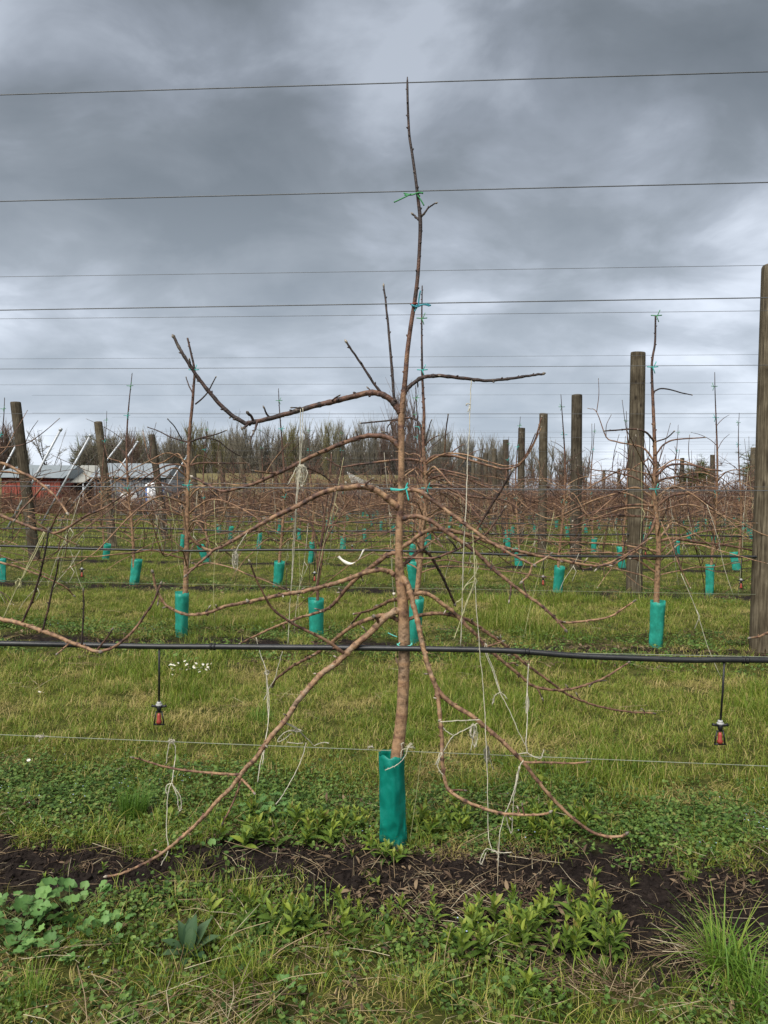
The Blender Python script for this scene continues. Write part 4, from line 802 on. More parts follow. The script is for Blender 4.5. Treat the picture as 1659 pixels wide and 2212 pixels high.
twine('bow shaped twine hanging from the low wire over the side shoot', [[(367, 1600), (362, 1625), (359, 1650)], [(372, 1600), (379, 1615), (378, 1640), (375, 1665, -.1), (371, 1692, -.15)], [(371, 1692, -.15), (361, 1696, -.15), (358, 1706, -.15), (360, 1714, -.15)], [(371, 1692, -.15), (380, 1705, -.15), (389, 1720, -.15), (392, 1742, -.15), (388, 1752, -.15), (385, 1738, -.15), (383, 1720, -.15), (372, 1696, -.15)], [(369, 1692, -.15), (363, 1715, -.18), (360, 1760, -.2), (360, 1800, -.22), (363, 1836, -.24), (352, 1862, -.26), (336, 1893, -.28)]] + loops(370, 1598, 7, 8, 3, 2), TWINE, .0018)
twine('tangled white twine knotted between left limb and low wire', [[(609, 1556, -.14), (617, 1562, -.14), (643, 1577, -.1), (660, 1592, -.06), (678, 1611, -.03)], [(615, 1560, -.14), (640, 1572, -.1), (655, 1590, -.06)], [(678, 1611, -.03), (690, 1606, -.03), (700, 1604, -.03), (711, 1605, -.03)], [(620, 1603, -.03), (640, 1606, -.03), (655, 1605, -.03)], [(643, 1577, -.1), (620, 1580, -.1), (604, 1592, -.1), (600, 1602, -.1), (612, 1598, -.1), (630, 1584, -.1)], [(661, 1604, -.03), (655, 1630, -.05), (645, 1654, -.07), (632, 1681, -.1), (612, 1715, -.12), (596, 1738, -.15)]] + loops(640, 1575, 10, 10, 2, 8, -.1), TWINE, .0018)
twine('frayed twine knot with loose tails lying across the big teal guard', [[(889, 1606, -.03), (880, 1617, -.04), (868, 1620, -.05), (866, 1640, -.06)], [(880, 1617, -.04), (876, 1632, -.05), (865, 1646, -.06), (850, 1656, -.065), (832, 1664, -.065)], [(872, 1604, -.04), (867, 1607, -.04), (868, 1613, -.04)]] + [[(878, 1614, -.03), (888 + i * 3, 1604 + i * 4, -.03)] for i in range(4)], TWINE, .0015)
twine('small twine knot wrapped on the bare stretch of low wire', loops(87, 1588, 9, 5, 3, 6) + [[(78, 1588), (90, 1590), (103, 1590)], [(92, 1590), (86, 1598), (84, 1602)]], TWINE, .0014)
twine('small twine knot on the low wire just beside the trunk', loops(800, 1612, 6, 4, 2, 16) + [[(795, 1613), (800, 1614), (808, 1615)]], TWINE, .0014)
twine('twine tied from the left tree shoot to its lower limb', [[(95, 1148, -.14), (70, 1200, -.14), (45, 1252, -.14), (25, 1295, -.14), (7, 1335, -.14)], [(97, 1150, -.14), (72, 1205, -.14), (44, 1255, -.14)]] + loops(40, 1250, 5, 22, 3, 21, -.14), TWINE_Y, .0018)
twine('short looped twine dangling under the big left arching limb', [[(533, 1152, -.2), (520, 1172, -.2), (510, 1190, -.2), (508, 1212, -.2)], [(509, 1190, -.2), (514, 1205, -.2), (511, 1232, -.2)]] + loops(509, 1192, 5, 42, 4, 31, -.2), TWINE, .0016)
twine('thin straight string leaning beside the big teal guard', [[(912, 1620, 0), (904, 1680, 0), (896, 1740, 0), (888, 1800, 0), (884, 1840, 0)]], TWINE_Y, .0008, False)
# white tape sagging on the second row hose
mb = MB(); d2 = rowd(2) - .12; T = catmull([tuple(at(x, y, d2)) for x, y in ((786, 1186), (783, 1194), (773, 1210), (757, 1218), (741, 1211), (731, 1202))], 5); V = []
for i, p in enumerate(T): w = .022 + .006 * math.sin(i * .5); V += [p + [w * .5, .004, w * .35], p - [w * .5, .004, w * .35], p - [w * .5, -.002, w * .35], p + [w * .5, .010, w * .35]]
mb.add(V, [(i * 4 + j, i * 4 + (j + 1) % 4, i * 4 + 4 + (j + 1) % 4, i * 4 + 4 + j) for i in range(len(T) - 1) for j in range(4)])
tag(mb.obj('marker_tape', TAPE), 'white marker tape sagging from the second row hose', 'tape')

# ------------------------------------------------------------------ left background: buildings, brace poles, vehicles
def shed():
    Y = 56; x0 = -27.8; x1 = -23.6; root = tag(empty('shed', (0, Y, 0)), 'rusty red corrugated shed with a pale hipped roof', 'building')
    rust = simple('red_corrugated_iron', (.24, .055, .035), .7, .3, .45, 1.5)
    n = int((x1 - x0) / .22)
    for i in range(n):
        a = x0 + (x1 - x0) * i / n; mb = MB(); mb.box(a, a + .20, 0, 5, 0, 2.62); mb.obj('wall_panel', rust, root)
    mb = MB(); mb.box(x0 - .1, x1 - .02, .06, 4.9, 0, 2.6); mb.obj('wall', simple('dark_rust', (.12, .035, .03), .8), root)
    mb = MB(); e = .35; zr, ze = 3.65, 2.62
    v = [(x0 - 1.5, -e, ze), (x1 + e, -e, ze), (x1 + e, 5 + e, ze), (x0 - 1.5, 5 + e, ze), (x0 + .3, 2.5, zr), (x1 + e, 2.5, zr)]
    mb.add(v, [(0, 1, 5, 4), (1, 2, 5), (2, 3, 4, 5), (3, 0, 4), (0, 3, 2, 1)]); mb.obj('roof', simple('pale_roof_iron', (.21, .24, .255), .5, .4, .1, 2.0), root, smooth=False)
    mb = MB(); mb.box(-24.95, -24.35, -.03, .0, 1.72, 2.12); w = mb.obj('window', simple('white_frame', (.6, .6, .6), .6), root)
    for i in range(2):
        for j in range(2): mb = MB(); mb.box(-24.91 + i * .29, -24.66 + i * .29, -.05, -.03, 1.76 + j * .18, 1.91 + j * .18); mb.obj('pane', simple('dim_glass', (.25, .28, .32), .2, .5), w)
shed()
def long_shed():
    Y = 58; x0, x1 = -24.0, -16.6; root = tag(empty('packing_shed', (0, Y, 0)), 'long grey metal packing shed with open lean to bay', 'building')
    wall = simple('grey_steel_cladding', (.17, .178, .19), .6, .3, .12, 2.0); roof = simple('light_steel_roof', (.24, .27, .29), .45, .4, .08, 1.0)
    n = 22
    for i in range(n):
        a = -21.9 + (x1 + 21.9) * i / n; mb = MB(); mb.box(a, a + (x1 + 21.9) / n - .03, 0, .06, 0, 2.75); mb.obj('wall_panel', wall, root)
    mb = MB(); mb.box(-21.9, x1 - .02, .07, 6, 0, 2.7); mb.obj('wall', wall, root)
    mb = MB(); v = [(-22.2, -.3, 2.75), (x1 + .2, -.3, 2.75), (x1 + .2, 3, 3.95), (-22.2, 3, 3.95), (-22.2, 6.3, 2.75), (x1 + .2, 6.3, 2.75)]; mb.add(v, [(0, 1, 2, 3), (3, 2, 5, 4), (0, 3, 4), (1, 5, 2)]); mb.obj('roof', roof, root, smooth=False)
    mb = MB(); v = [(x0, -1.0, 2.3), (-22.2, -1.0, 2.3), (-22.2, 3, 3.7), (x0, 3, 3.7)]; v += [(a, b, c + .06) for a, b, c in v]; mb.add(v, [(0, 3, 2, 1), (4, 5, 6, 7), (0, 1, 5, 4), (1, 2, 6, 5), (2, 3, 7, 6), (3, 0, 4, 7)]); mb.obj('canopy', simple('cream_canopy', (.30, .30, .27), .5), root, smooth=False)
    for x in (x0 + .1, -22.35): mb = MB(); mb.tube([(x, -.9, 0), (x, -.9, 2.3)], .05, 8); mb.obj('canopy_post', STEEL, root)
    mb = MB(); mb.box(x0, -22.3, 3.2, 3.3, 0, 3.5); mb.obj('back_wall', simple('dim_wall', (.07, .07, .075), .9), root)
    for i in range(3): mb = MB(); mb.box(-21.75, -21.4, -.04, -.001, 1.75 + i * .33, 2.0 + i * .33); mb.obj('vent', simple('dark_vent', (.05, .05, .055), .5), root)
long_shed()
def portaloo():
    root = tag(empty('portable_toilet', (-16.4, 55, 0)), 'blue portable toilet with rounded white roof and door', 'toilet'); bl = simple('blue_plastic', (.03, .13, .42), .5); wh = simple('white_plastic', (.7, .72, .74), .5)
    mb = MB(); mb.box(-.5, .5, -.5, .5, .08, 2.0); mb.obj('cabin', bl, root); mb = MB(); mb.box(-.4, .22, -.53, -.501, .15, 1.95); d = mb.obj('door', wh, root); mb = MB(); mb.box(.12, .17, -.56, -.53, 1.0, 1.15); mb.obj('handle', BLACKP, d)
    mb = MB(); V = []
    for i in range(11): a = math.pi * i / 10; V += [(-.58 * math.cos(a), -.56, 2.0 + .34 * math.sin(a)), (-.58 * math.cos(a), .56, 2.0 + .34 * math.sin(a))]
    mb.add(V, [(2 * i, 2 * i + 2, 2 * i + 3, 2 * i + 1) for i in range(10)] + [tuple(range(0, 22, 2))[::-1], tuple(range(1, 22, 2)), (0, 1, 21, 20)]); mb.obj('roof', wh, root); mb = MB(); mb.box(-.55, .55, -.55, .55, 0, .08); mb.obj('skid', BLACKP, root)
portaloo()
def tank():
    root = tag(empty('water_tank', (-17.9, 54, 0)), 'squat white water tank standing before the grey shed', 'tank'); wh = simple('white_tank', (.68, .68, .66), .5)
    mb = MB(); mb.tube([(0, 0, .02), (0, 0, .7), (0, 0, 1.35), (0, 0, 1.6), (0, 0, 1.68)], [.62, .63, .62, .45, .1], 20); mb.obj('body', wh, root); mb = MB(); mb.tube([(0, 0, 1.66), (0, 0, 1.76)], .2, 12); mb.obj('lid', BLACKP, root)
tank()
def car(loc, col, label, rz):
    root = tag(empty('parked_car', loc, rz), label, 'car', 'cars beyond the orchard'); paint = simple('car_paint_' + label.split()[0], col, .3, .5, .05)
    prof = [(-2.1, .35), (-2.1, .75), (-1.9, .9), (-1.2, .95), (-.6, 1.42), (.7, 1.45), (1.5, 1.0), (2.1, .9), (2.15, .4)]
    mb = MB(); n = len(prof); V = [(x, s * (.82 if z < 1.1 else .66), z) for s in (-1, 1) for x, z in prof]; mb.add(V, [tuple(range(n)), tuple(range(2 * n - 1, n - 1, -1))] + [(i, i + n, (i + 1) % n + n, (i + 1) % n) for i in range(n)]); mb.obj('body', paint, root, smooth=False)
    gl = simple('car_glass', (.03, .035, .04), .1, .5)
    for s in (-1, 1):
        mb = MB(); v = [(-.95, s * .80, .98), (1.3, s * .80, 1.0), (.62, s * .69, 1.38), (-.52, s * .69, 1.36)]; v += [(a, b + s * .015, c) for a, b, c in v]; mb.add(v, [(4, 5, 6, 7), (0, 1, 5, 4), (1, 2, 6, 5), (2, 3, 7, 6), (3, 0, 4, 7)]); mb.obj('window', gl, root, smooth=False)
        for x in (-1.35, 1.35): mb = MB(); mb.tube([(x, s * .66, .31), (x, s * .86, .31)], .31, 16); w = mb.obj('wheel', BLACKP, root); mb = MB(); mb.tube([(x, s * .861, .31), (x, s * .875, .31)], .19, 12); mb.obj('rim', STEEL, w)
car((-14.2, 66, 0), (.34, .36, .38), 'silver car parked beyond the orchard rows', .15)
for i, (a, b) in enumerate([((131, 928), (20, 1135)), ((195, 941), (85, 1140)), ((265, 950), (140, 1112)), ((297, 955), (190, 1110)), ((44, 944), (-40, 1105)), ((404, 985), (365, 1045))]):
    d = [30, 34, 39, 43, 38, 50][i]; t_ = at(a[0], a[1], d); q = at(b[0], b[1], d); u = (q - t_); e = t_ + u * (t_.z / max(.01, -u.z)) if u.z < 0 else q
    mb = MB(); mb.tube([e, t_], .05 if i < 5 else .04, 8); mb.tube([t_ - (t_ - e).normalized() * .05, t_ + (t_ - e).normalized() * .06], .07, 8)
    tag(mb.obj('brace_pole', STEEL, origin=e, loc=e), ['slanted steel brace pole rising above the red shed roof', 'slanted steel brace pole before the open shed bay', 'slanted steel brace pole with bracket beside the second leaning post', 'slanted steel brace pole behind the second leaning post', 'slanted steel brace pole beside the nearest leaning end post', 'short slanted steel brace pole before the flood bank'][i], 'pole', 'steel brace poles')
rng = random.Random(8)
for i in range(26):
    x = 768 + i * 3.3; d = 60 + i * .9; p = at(x + 26, 1046, d); p.z = 0; u = Vector((-1.6, 0, 3.4 - i * .045)); mb = MB(); mb.tube([p, p + u], .03, 5)
    tag(mb.obj('leaning_stake', STAKE, origin=p, loc=p), 'one of the parallel white stakes leaning at a slant before the trees', 'stake', 'slanted white stakes')

# ------------------------------------------------------------------ distant wood: every tree on its own
def bark_flat(name, col): return simple(name, col, .95, .05, .3, .4)
TRUNKM = bark_flat('far_trunk', (.075, .066, .056))
WID = {}
def winter_tree(seed, h, spread, twm, up=1.0, stems=1, dens=1.0, dome=False, j=.34):
    if dome: j = .6
    rg = random.Random(seed); tb, cb = MB(), MB(); tips = []
    def grow(p, d, l, r, lev):
        n = 3; P = [p]
        for i in range(n): d = (d + Vector((rg.gauss(0, .10), rg.gauss(0, .10), .05 * up))).normalized(); P.append(P[-1] + d * l / n)
        (tb if lev < 2 else cb).tube(P, np.linspace(r, r * .55, n + 1), 5 if lev < 2 else 3, .5); return P, d
    def on(P, lo):
        f = rg.uniform(lo, 2.999); i = int(f); return P[i].lerp(P[i + 1], f - i)
    for s in range(stems):
        a = rg.uniform(0, 6.28); base = Vector((math.cos(a) * .5 * (stems > 1), math.sin(a) * .5 * (stems > 1), -.2)); d0 = Vector((rg.gauss(0, .08), rg.gauss(0, .08), 1)).normalized()
        P, d = grow(base, d0, h * (.42 if not dome else .3), h * .016, 0)
        for i in range(int(9 * dens)):
            az = rg.uniform(0, 6.28); el = rg.uniform(.15, .85) * spread; q = on(P, 1.2); dd = (Vector((math.cos(az) * el, math.sin(az) * el, 1))).normalized(); l1 = h * rg.uniform(.30, .5) * (1 if not dome else .8)
            P1, d1 = grow(q, dd, l1, h * .008, 1)
            for j in range(int(12 * dens)):
                q = on(P1, .4); d2 = (d1 + Vector((rg.gauss(0, j), rg.gauss(0, j), rg.uniform(-.1, .6)))).normalized(); P2, d3 = grow(q, d2, h * rg.uniform(.12, .24), h * .0034, 2)
                for k in range(int(38 * dens)):
                    q = on(P2, 0); d4 = (d3 + Vector((rg.gauss(0, j * 1.2), rg.gauss(0, j * 1.2), rg.uniform(-.15 if not dome else -1.0, .7)))).normalized(); l = h * rg.uniform(.04, .11); m = q + d4 * l * .5 + Vector((0, 0, l * .05)); e = q + d4 * l; w = h * .0015
                    sd = d4.cross(Vector((rg.gauss(0, 1), rg.gauss(0, 1), rg.gauss(0, 1)))).normalized() * w
                    cb.add([q - sd, q + sd, m + sd * .8, e, m - sd * .8], [(0, 1, 2, 3, 4)], rg.random())
    # top up to the height asked for
    zmax = np.percentile(np.concatenate([v[:, 2] for v in cb.v]), 98.6); k = h / zmax
    tb.v = [v * k for v in tb.v]; cb.v = [v * k for v in cb.v]; A = np.concatenate(cb.v); cm = cb.mesh('crown', twm, False); WID[cm.name] = float(np.percentile(np.hypot(A[:, 0], A[:, 1]), 88))
    return tb.mesh('trunk', TRUNKM), cm
def vase_tree(seed, h, R0, twm, nst=6, dens=1.0):
    """upright bare tree: several steep stems fanning from the foot, crown of fine ascending twigs under a domed top"""
    rg = random.Random(seed); tb, cb = MB(), MB(); rg_top = h * 1.0
    def env(p): return h * (1 - .20 * min(1.6, math.hypot(p.x, p.y) / R0) ** 2 + .05 * noise.noise((p.x * .9, p.y * .9, seed)))
    for s_ in range(nst):
        az = rg.uniform(0, 6.28); el = rg.uniform(.02, .95) * R0 / h; d = Vector((math.cos(az) * el, math.sin(az) * el, 1)).normalized(); P = [Vector((rg.gauss(0, .25), rg.gauss(0, .25), -.2))]; ht = h * rg.uniform(.72, .92)
        for i in range(6): d = (d + Vector((rg.gauss(0, .05), rg.gauss(0, .05), .03))).normalized(); P.append(P[-1] + d * ht / 6)
        tb.tube(P, np.linspace(h * .012, h * .0035, 7), 5, .5)
        for j in range(int(21 * dens)):
            f = 1.6 + 4.39 * rg.random() ** .8; i = int(f); q = P[i].lerp(P[i + 1], f - i); a2 = rg.uniform(0, 6.28); sp_ = rg.uniform(.2, .75); d2 = Vector((math.cos(a2) * sp_, math.sin(a2) * sp_, 1)).normalized(); l = h * rg.uniform(.10, .26); e = q + d2 * l
            cb.tube([q, q.lerp(e, .5) + Vector((0, 0, -l * .04)), e], [h * .0028, h * .002, h * .0012], 3, rg.random() * .6)
            for k in range(int(38 * dens)):
                u = q.lerp(e, rg.uniform(.05, 1)); d4 = (d2 + Vector((rg.gauss(0, .4), rg.gauss(0, .4), rg.uniform(-.1, .5)))).normalized(); lt = h * rg.uniform(.03, .085); t_ = u + d4 * lt
                if t_.z > env(t_) or math.hypot(t_.x, t_.y) > R0 * 1.25: continue
                sd = d4.cross(Vector((rg.gauss(0, 1), rg.gauss(0, 1), rg.gauss(0, 1)))).normalized() * h * .0013
                cb.add([u - sd, u + sd, t_], [(0, 1, 2)], rg.random())
    cm = cb.mesh('crown', twm, False); WID[cm.name] = R0
    return tb.mesh('trunk', TRUNKM), cm
def twig_mat(name, a, b):
    m, t, bb = new_mat(name, .95, .05); L(t, RAMP(t, tone_of(t), [(0, a), (1, b)]), bb.inputs['Base Color']); return m
TWB = twig_mat('bare_twigs', (.14, .125, .094), (.245, .22, .168)); TWG = twig_mat('budding_willow_twigs', (.15, .135, .065), (.25, .225, .115)); TWR = twig_mat('reddish_twigs', (.12, .082, .066), (.21, .15, .12)); TWE = twig_mat('olive_leaves', (.05, .06, .018), (.13, .145, .045))
WT = {'b': [vase_tree(q, 12, 2.6, TWB) for q in (1, 2, 3)], 'n': [vase_tree(q, 12, 1.9, TWB, 5) for q in (4, 5)], 'g': [vase_tree(q, 12, 2.8, TWG, 7, 1.1) for q in (6, 7)], 'p': [vase_tree(8, 16, 1.7, TWR, 7, 1.2)], 'r': [vase_tree(9, 12, 2.6, TWR, 6, 1.05)], 'e': [winter_tree(10, 8, .9, TWE, dens=1.25, dome=True)], 's': [winter_tree(12, 8, 1.3, TWB, dens=.55)]}
KIND = {'b': 'bare grey brown tree', 'n': 'slender bare tree', 'g': 'rounded willow flushed olive green', 'p': 'tall narrow russet poplar', 'r': 'bare russet twigged tree', 'e': 'bushy green leaved tree', 's': 'spidery open bare tree'}
DT = 112; rng = random.Random(21)
# px, top y, kind, half width px, label
row = [(-30, 905, 'r', 40), (10, 915, 'r', 34), (38, 935, 'b', 26), (105, 930, 's', 30), (215, 948, 'e', 34), (188, 962, 's', 26), (262, 938, 'b', 28), (300, 932, 'g', 22), (285, 936, 'r', 26), (330, 935, 'b', 28), (365, 944, 'b', 24),
       (425, 916, 'g', 30), (398, 938, 'b', 20), (470, 932, 'g', 22), (500, 928, 'b', 24), (527, 915, 'n', 18), (548, 926, 'n', 18), (575, 925, 'b', 22), (598, 922, 'n', 18), (635, 914, 'g', 26), (660, 925, 'n', 18), (682, 922, 'b', 20), (712, 912, 'g', 24), (738, 916, 'b', 22), (762, 912, 'n', 18), (782, 914, 'b', 22), (806, 912, 'b', 20), (828, 916, 'r', 20),
       (873, 838, 'p', 22), (850, 905, 'r', 24), (893, 908, 'r', 22), (916, 914, 'b', 20), (934, 916, 'n', 18), (952, 925, 'b', 20), (972, 938, 'n', 16), (990, 940, 'b', 20), (1014, 946, 'b', 20), (1036, 946, 'b', 20), (1058, 948, 'b', 20), (1078, 955, 'b', 18), (1095, 962, 'b', 18), (1150, 968, 'b', 20), (1178, 964, 'b', 24), (1208, 970, 'b', 26), (1240, 978, 'b', 24), (1266, 990, 'b', 20), (1500, 1000, 'e', 26), (1475, 1010, 'b', 18), (1525, 1008, 'e', 18), (1640, 984, 'e', 24), (345, 1000, 'g', 18), (378, 1005, 'g', 16)]
for i, (px, ty, kd, hw) in enumerate(row):
    d = DT + rng.uniform(-3, 16) if i < len(row) - 2 else 104; top = at(px, ty, d); base = Vector((top.x, top.y, 0)); tm, cm = rng.choice(WT[kd]); h = max(v.co.z for v in cm.vertices) if False else {'p': 16, 'e': 8, 's': 8}.get(kd, 12)
    sz = top.z / h * (1.07 if kd not in 'es' else 1.0); half = hw / F * d; nat = WID[cm.name]; sx = half / nat * (1.25 if kd != 'p' else 1.0)
    root = empty('distant_tree', base, rng.uniform(0, 6.28)); root.scale = (sx, sx, sz); inst('trunk', tm, root); inst('crown', cm, root)
    wh = 'behind the red shed' if px < 150 else 'behind the grey shed' if px < 400 else 'on the flood bank' if px < 700 else 'near the tall poplar' if px < 1000 else 'at the low end of the wood' if px < 1300 else 'beyond the far stakes'
    if kd == 'p': wh = 'standing above the wood behind the front tree'
    tag(root, f'{KIND[kd]} {wh}', 'tree', 'wood beyond the orchard')
# a second, denser rank of stems behind
pts, rot, scl, ix = [], [], [], []
ms = []
for tm, cm in (WT['b'][0], WT['b'][2], WT['n'][0]):
    bm = bmesh.new(); bm.from_mesh(tm); n0 = len(bm.faces); bm.from_mesh(cm); bm.faces.ensure_lookup_table()
    for f in bm.faces[n0:]: f.material_index = 1
    m = bpy.data.meshes.new('far_wood_tree'); bm.to_mesh(m); bm.free(); m.materials.append(TRUNKM); m.materials.append(TWB); ms.append(m)
for i in range(190):
    px = rng.uniform(-120, 1090); y = rng.uniform(122, 150); x = (px - CX) / F * y; f = .98 if px < 960 else .75
    pts.append((x, y, 0)); rot.append((0, 0, rng.uniform(0, 6.28))); scl.append(rng.uniform(.82, 1.05) * f); ix.append(rng.randrange(3))
    if 60 < px < 170: pts.pop(); rot.pop(); scl.pop(); ix.pop()
scatter('far_woodland', pts, rot, scl, ix, ms, 'dense mass of bare woodland behind the nearer trees')
# ------------------------------------------------------------------ ground vegetation
def blade(mb, p, d, l, w, bend, tone, seg=3):
    """a tapering blade from p leaning along horizontal direction d"""
    sd = Vector((-d.y, d.x, 0)) * w * .5; V = []; tn = []
    for i in range(seg + 1):
        s = i / seg; a = bend * s; c = p + d * (l * s * math.sin(a)) + Vector((0, 0, l * s * math.cos(a * .9)))
        k = (1 - s ** 1.6) if i < seg else 0
        if i < seg: V += [c - sd * k, c + sd * k]; tn += [tone, tone]
        else: V.append(c); tn.append(min(1, tone + .1))
    f = [(2 * i, 2 * i + 1, 2 * i + 3, 2 * i + 2) for i in range(seg - 1)] + [(2 * seg - 2, 2 * seg - 1, 2 * seg)]
    mb.add(V, f, tn)
def tuft_mesh(seed, n, rad, lmin, lmax, w, mat, bend=(.2, 1.5), tones=(0, .7), dry=.2, seg=3):
    rg = random.Random(seed); mb = MB()
    for i in range(n):
        a = rg.uniform(0, 6.28); r = rad * math.sqrt(rg.random()); p = Vector((math.cos(a) * r, math.sin(a) * r, -.004)); b = rg.uniform(0, 6.28) if rg.random() < .5 else a + rg.gauss(0, .5)
        t_ = rg.uniform(.8, 1) if rg.random() < dry else rg.uniform(*tones)
        blade(mb, p, Vector((math.cos(b), math.sin(b), 0)), rg.uniform(lmin, lmax), w * rg.uniform(.6, 1.2), rg.uniform(*bend), t_, seg)
    return mb.mesh('tuft', mat)
def leaf_geo(kind, rg, n=7):
    """returns verts, faces of a leaf along +Y, unit length, slightly folded"""
    V, Fc = [], []
    if kind == 'round':
        m = 14; V = [(0, 0, 0)]
        for i in range(m):
            a = -2.75 + 5.5 * i / (m - 1); lob = 1 + .10 * math.cos(a * 5); r = .5 * lob
            V.append((math.sin(a) * r, .12 + math.cos(a) * r * .95, .15 * (1 if i % 2 else .35) + .10 * abs(math.sin(a)) - .08 * math.cos(a) ** 2))
        Fc = [(0, i + 1, i) for i in range(1, m)]
    else:
        prof = {'lance': [(0, .03), (.2, .11), (.45, .15), (.72, .10), (1, 0)], 'plantain': [(0, .05), (.18, .09), (.42, .19), (.7, .16), (1, 0)], 'dock': [(0, .04), (.12, .12), (.4, .2), (.7, .15), (1, 0)]}[kind]
        for y, w in prof:
            z = .16 * math.sin(y * 2.2) - .10 * y * y; V += [(-w, y, z + w * .35), (0, y, z), (w, y, z + w * .35)]
        for i in range(len(prof) - 1):
            for j in (0, 1): Fc.append((i * 3 + j, i * 3 + j + 1, i * 3 + 4 + j, i * 3 + 3 + j))
    return V, Fc
def leaf_mesh(kind, mat, seed, tone):
    rg = random.Random(seed); V, Fc = leaf_geo(kind, rg); V = [(x * (1 + rg.uniform(-.06, .06)), y, z + rg.uniform(-.015, .015)) for x, y, z in V]
    mb = MB(); mb.add(V, Fc, [tone + ((.16 if i == 0 else -.14 * (i % 2)) if kind == 'round' else (.12 if abs(v[0]) < .01 else 0)) for i, v in enumerate(V)]); return mb.mesh('leaf', mat)
ML = [leaf_mesh('round', MALLOW, i, .3 + .12 * i) for i in range(5)]
HL = [leaf_mesh('lance', HERB, i, .2 + .13 * i) for i in range(5)]
PL = [leaf_mesh('plantain', PLANT, i, .2 + .2 * i) for i in range(3)]
DL = [leaf_mesh('dock', HERB, i + 9, .55 + .1 * i) for i in range(3)]
STEMM = simple('green_stem', (.10, .12, .04), .7)
def gpt(px, py):
    p = ground_at(px, py); p.z = gz(p.x, p.y)
    q = ground_at(px, py, p.z); q.z = gz(q.x, q.y); return q

def mallow(px, py, n, size, h, label, seed):
    rg = random.Random(seed); p = gpt(px, py); root = tag(empty('mallow_plant', p), label, 'plant', 'mallow weeds'); mb = MB()
    for i in range(n):
        a = rg.uniform(0, 6.28); r = size * 2.6 * math.sqrt(rg.random()); z = h * rg.uniform(.35, 1.0) * (1 - .3 * r / (size * 2.6)); e = Vector((math.cos(a) * r, math.sin(a) * r, z)); s = size * rg.uniform(.55, 1.15)
        mb.tube([(0, 0, 0), tuple(e * .5 + Vector((0, 0, z * .12))), tuple(e)], [.0016, .0013, .001], 4)
        inst('leaf', ML[rg.randrange(5)], root, e, (rg.uniform(-.1, .9), rg.uniform(-.4, .4), a - math.pi / 2 + rg.gauss(0, .5)), s)
    mb.obj('stem', STEMM, root)
def herb(px, py, h, ll, label, group, seed, dens=1.0, mats=HL, name='willowherb_plant'):
    rg = random.Random(seed); p = gpt(px, py); root = tag(empty(name, p, rg.uniform(0, 6)), label, 'plant', group); mb = MB(); lean = Vector((rg.gauss(0, .15), rg.gauss(0, .15), 1)); mb.tube([(0, 0, -.005), tuple(lean * h)], [.002, .001], 5); mb.obj('stem', STEMM, root)
    n = int((9 + h * 90) * dens * rg.uniform(.6, 1.15))
    for i in range(n):
        s = (i + .5) / n; a = i * 2.4 + rg.gauss(0, .3); l = ll * (1.1 - .62 * s) * rg.uniform(.75, 1.2); el = .05 + 1.15 * s + rg.gauss(0, .18)
        inst('leaf', mats[min(len(mats) - 1, int(s * len(mats) * .8 + rg.random()))], root, lean * h * s, (el, rg.gauss(0, .2), a), (l * 1.1, l, l))
# mallow weeds
rng = random.Random(31)
for i, (px, py, n, s, h) in enumerate([(70, 2010, 26, .052, .12), (150, 1985, 24, .049, .11), (30, 2060, 18, .045, .09), (225, 2030, 20, .034, .06), (110, 2070, 20, .036, .06), (10, 1985, 14, .036, .08)]):
    mallow(px, py, n, s, h, 'broad mallow clump with pale round lobed leaves at the straw edge', i)
for i, (px, py, n, s, h) in enumerate([(560, 1772, 24, .034, .09), (610, 1780, 22, .032, .085), (650, 1785, 16, .03, .06), (590, 1748, 18, .03, .08)]):
    mallow(px, py, n, s, h, 'mallow clump under the big left limb', 20 + i)
for i, (px, py, n, s, h, lb) in enumerate([(600, 2160, 9, .028, .05, 'small crinkled mallow in the matted grass below the soil'), (470, 1838, 6, .03, .05, 'small mallow at the soil edge by the left limb'), (1290, 1812, 7, .026, .04, 'small mallow beside the right limb tip'), (395, 1432, 6, .05, .07, 'bright leafy plant on the brown litter by the daisies'), (1130, 1400, 8, .04, .07, 'low leafy plant behind the thick hose near the right limbs')]):
    mallow(px, py, n, s, h, lb, 40 + i)
# willowherb and fleabane seedlings along both edges of the bare soil
for i in range(105):
    px = rng.choice((rng.uniform(470, 815), rng.uniform(880, 1010), rng.uniform(1080, 1280))); py = rng.uniform(1768, 1842) if px < 815 else rng.uniform(1765, 1815)
    hh = rng.uniform(.03, .09); wh = 'in the mallow under the left limb' if px < 670 else 'between mallow clump and big guard' if px < 815 else 'beside the big guard below the limb fork' if px < 1010 else 'under the drooping right limbs'
    herb(px, py, hh, rng.uniform(.05, .075), f'{"tall" if hh > .07 else "low" if hh < .045 else "leafy"} willowherb seedling {wh}, behind the bare soil', 'weeds behind the soil', 400 + i)
for i in range(26):
    herb(rng.uniform(20, 1640), rng.uniform(1845, 1950), rng.uniform(.008, .03), rng.uniform(.02, .04), 'tiny seedling sprouting on the bare soil strip', 'seedlings on the soil', 700 + i, .6)
for i, (px, py) in enumerate([(818, 1848), (832, 1862), (850, 1868), (800, 1842), (868, 1858)]):
    herb(px, py, rng.uniform(.03, .06), .055, 'long leaved weed growing against the big teal guard', 'weeds at the big guard', 160 + i)
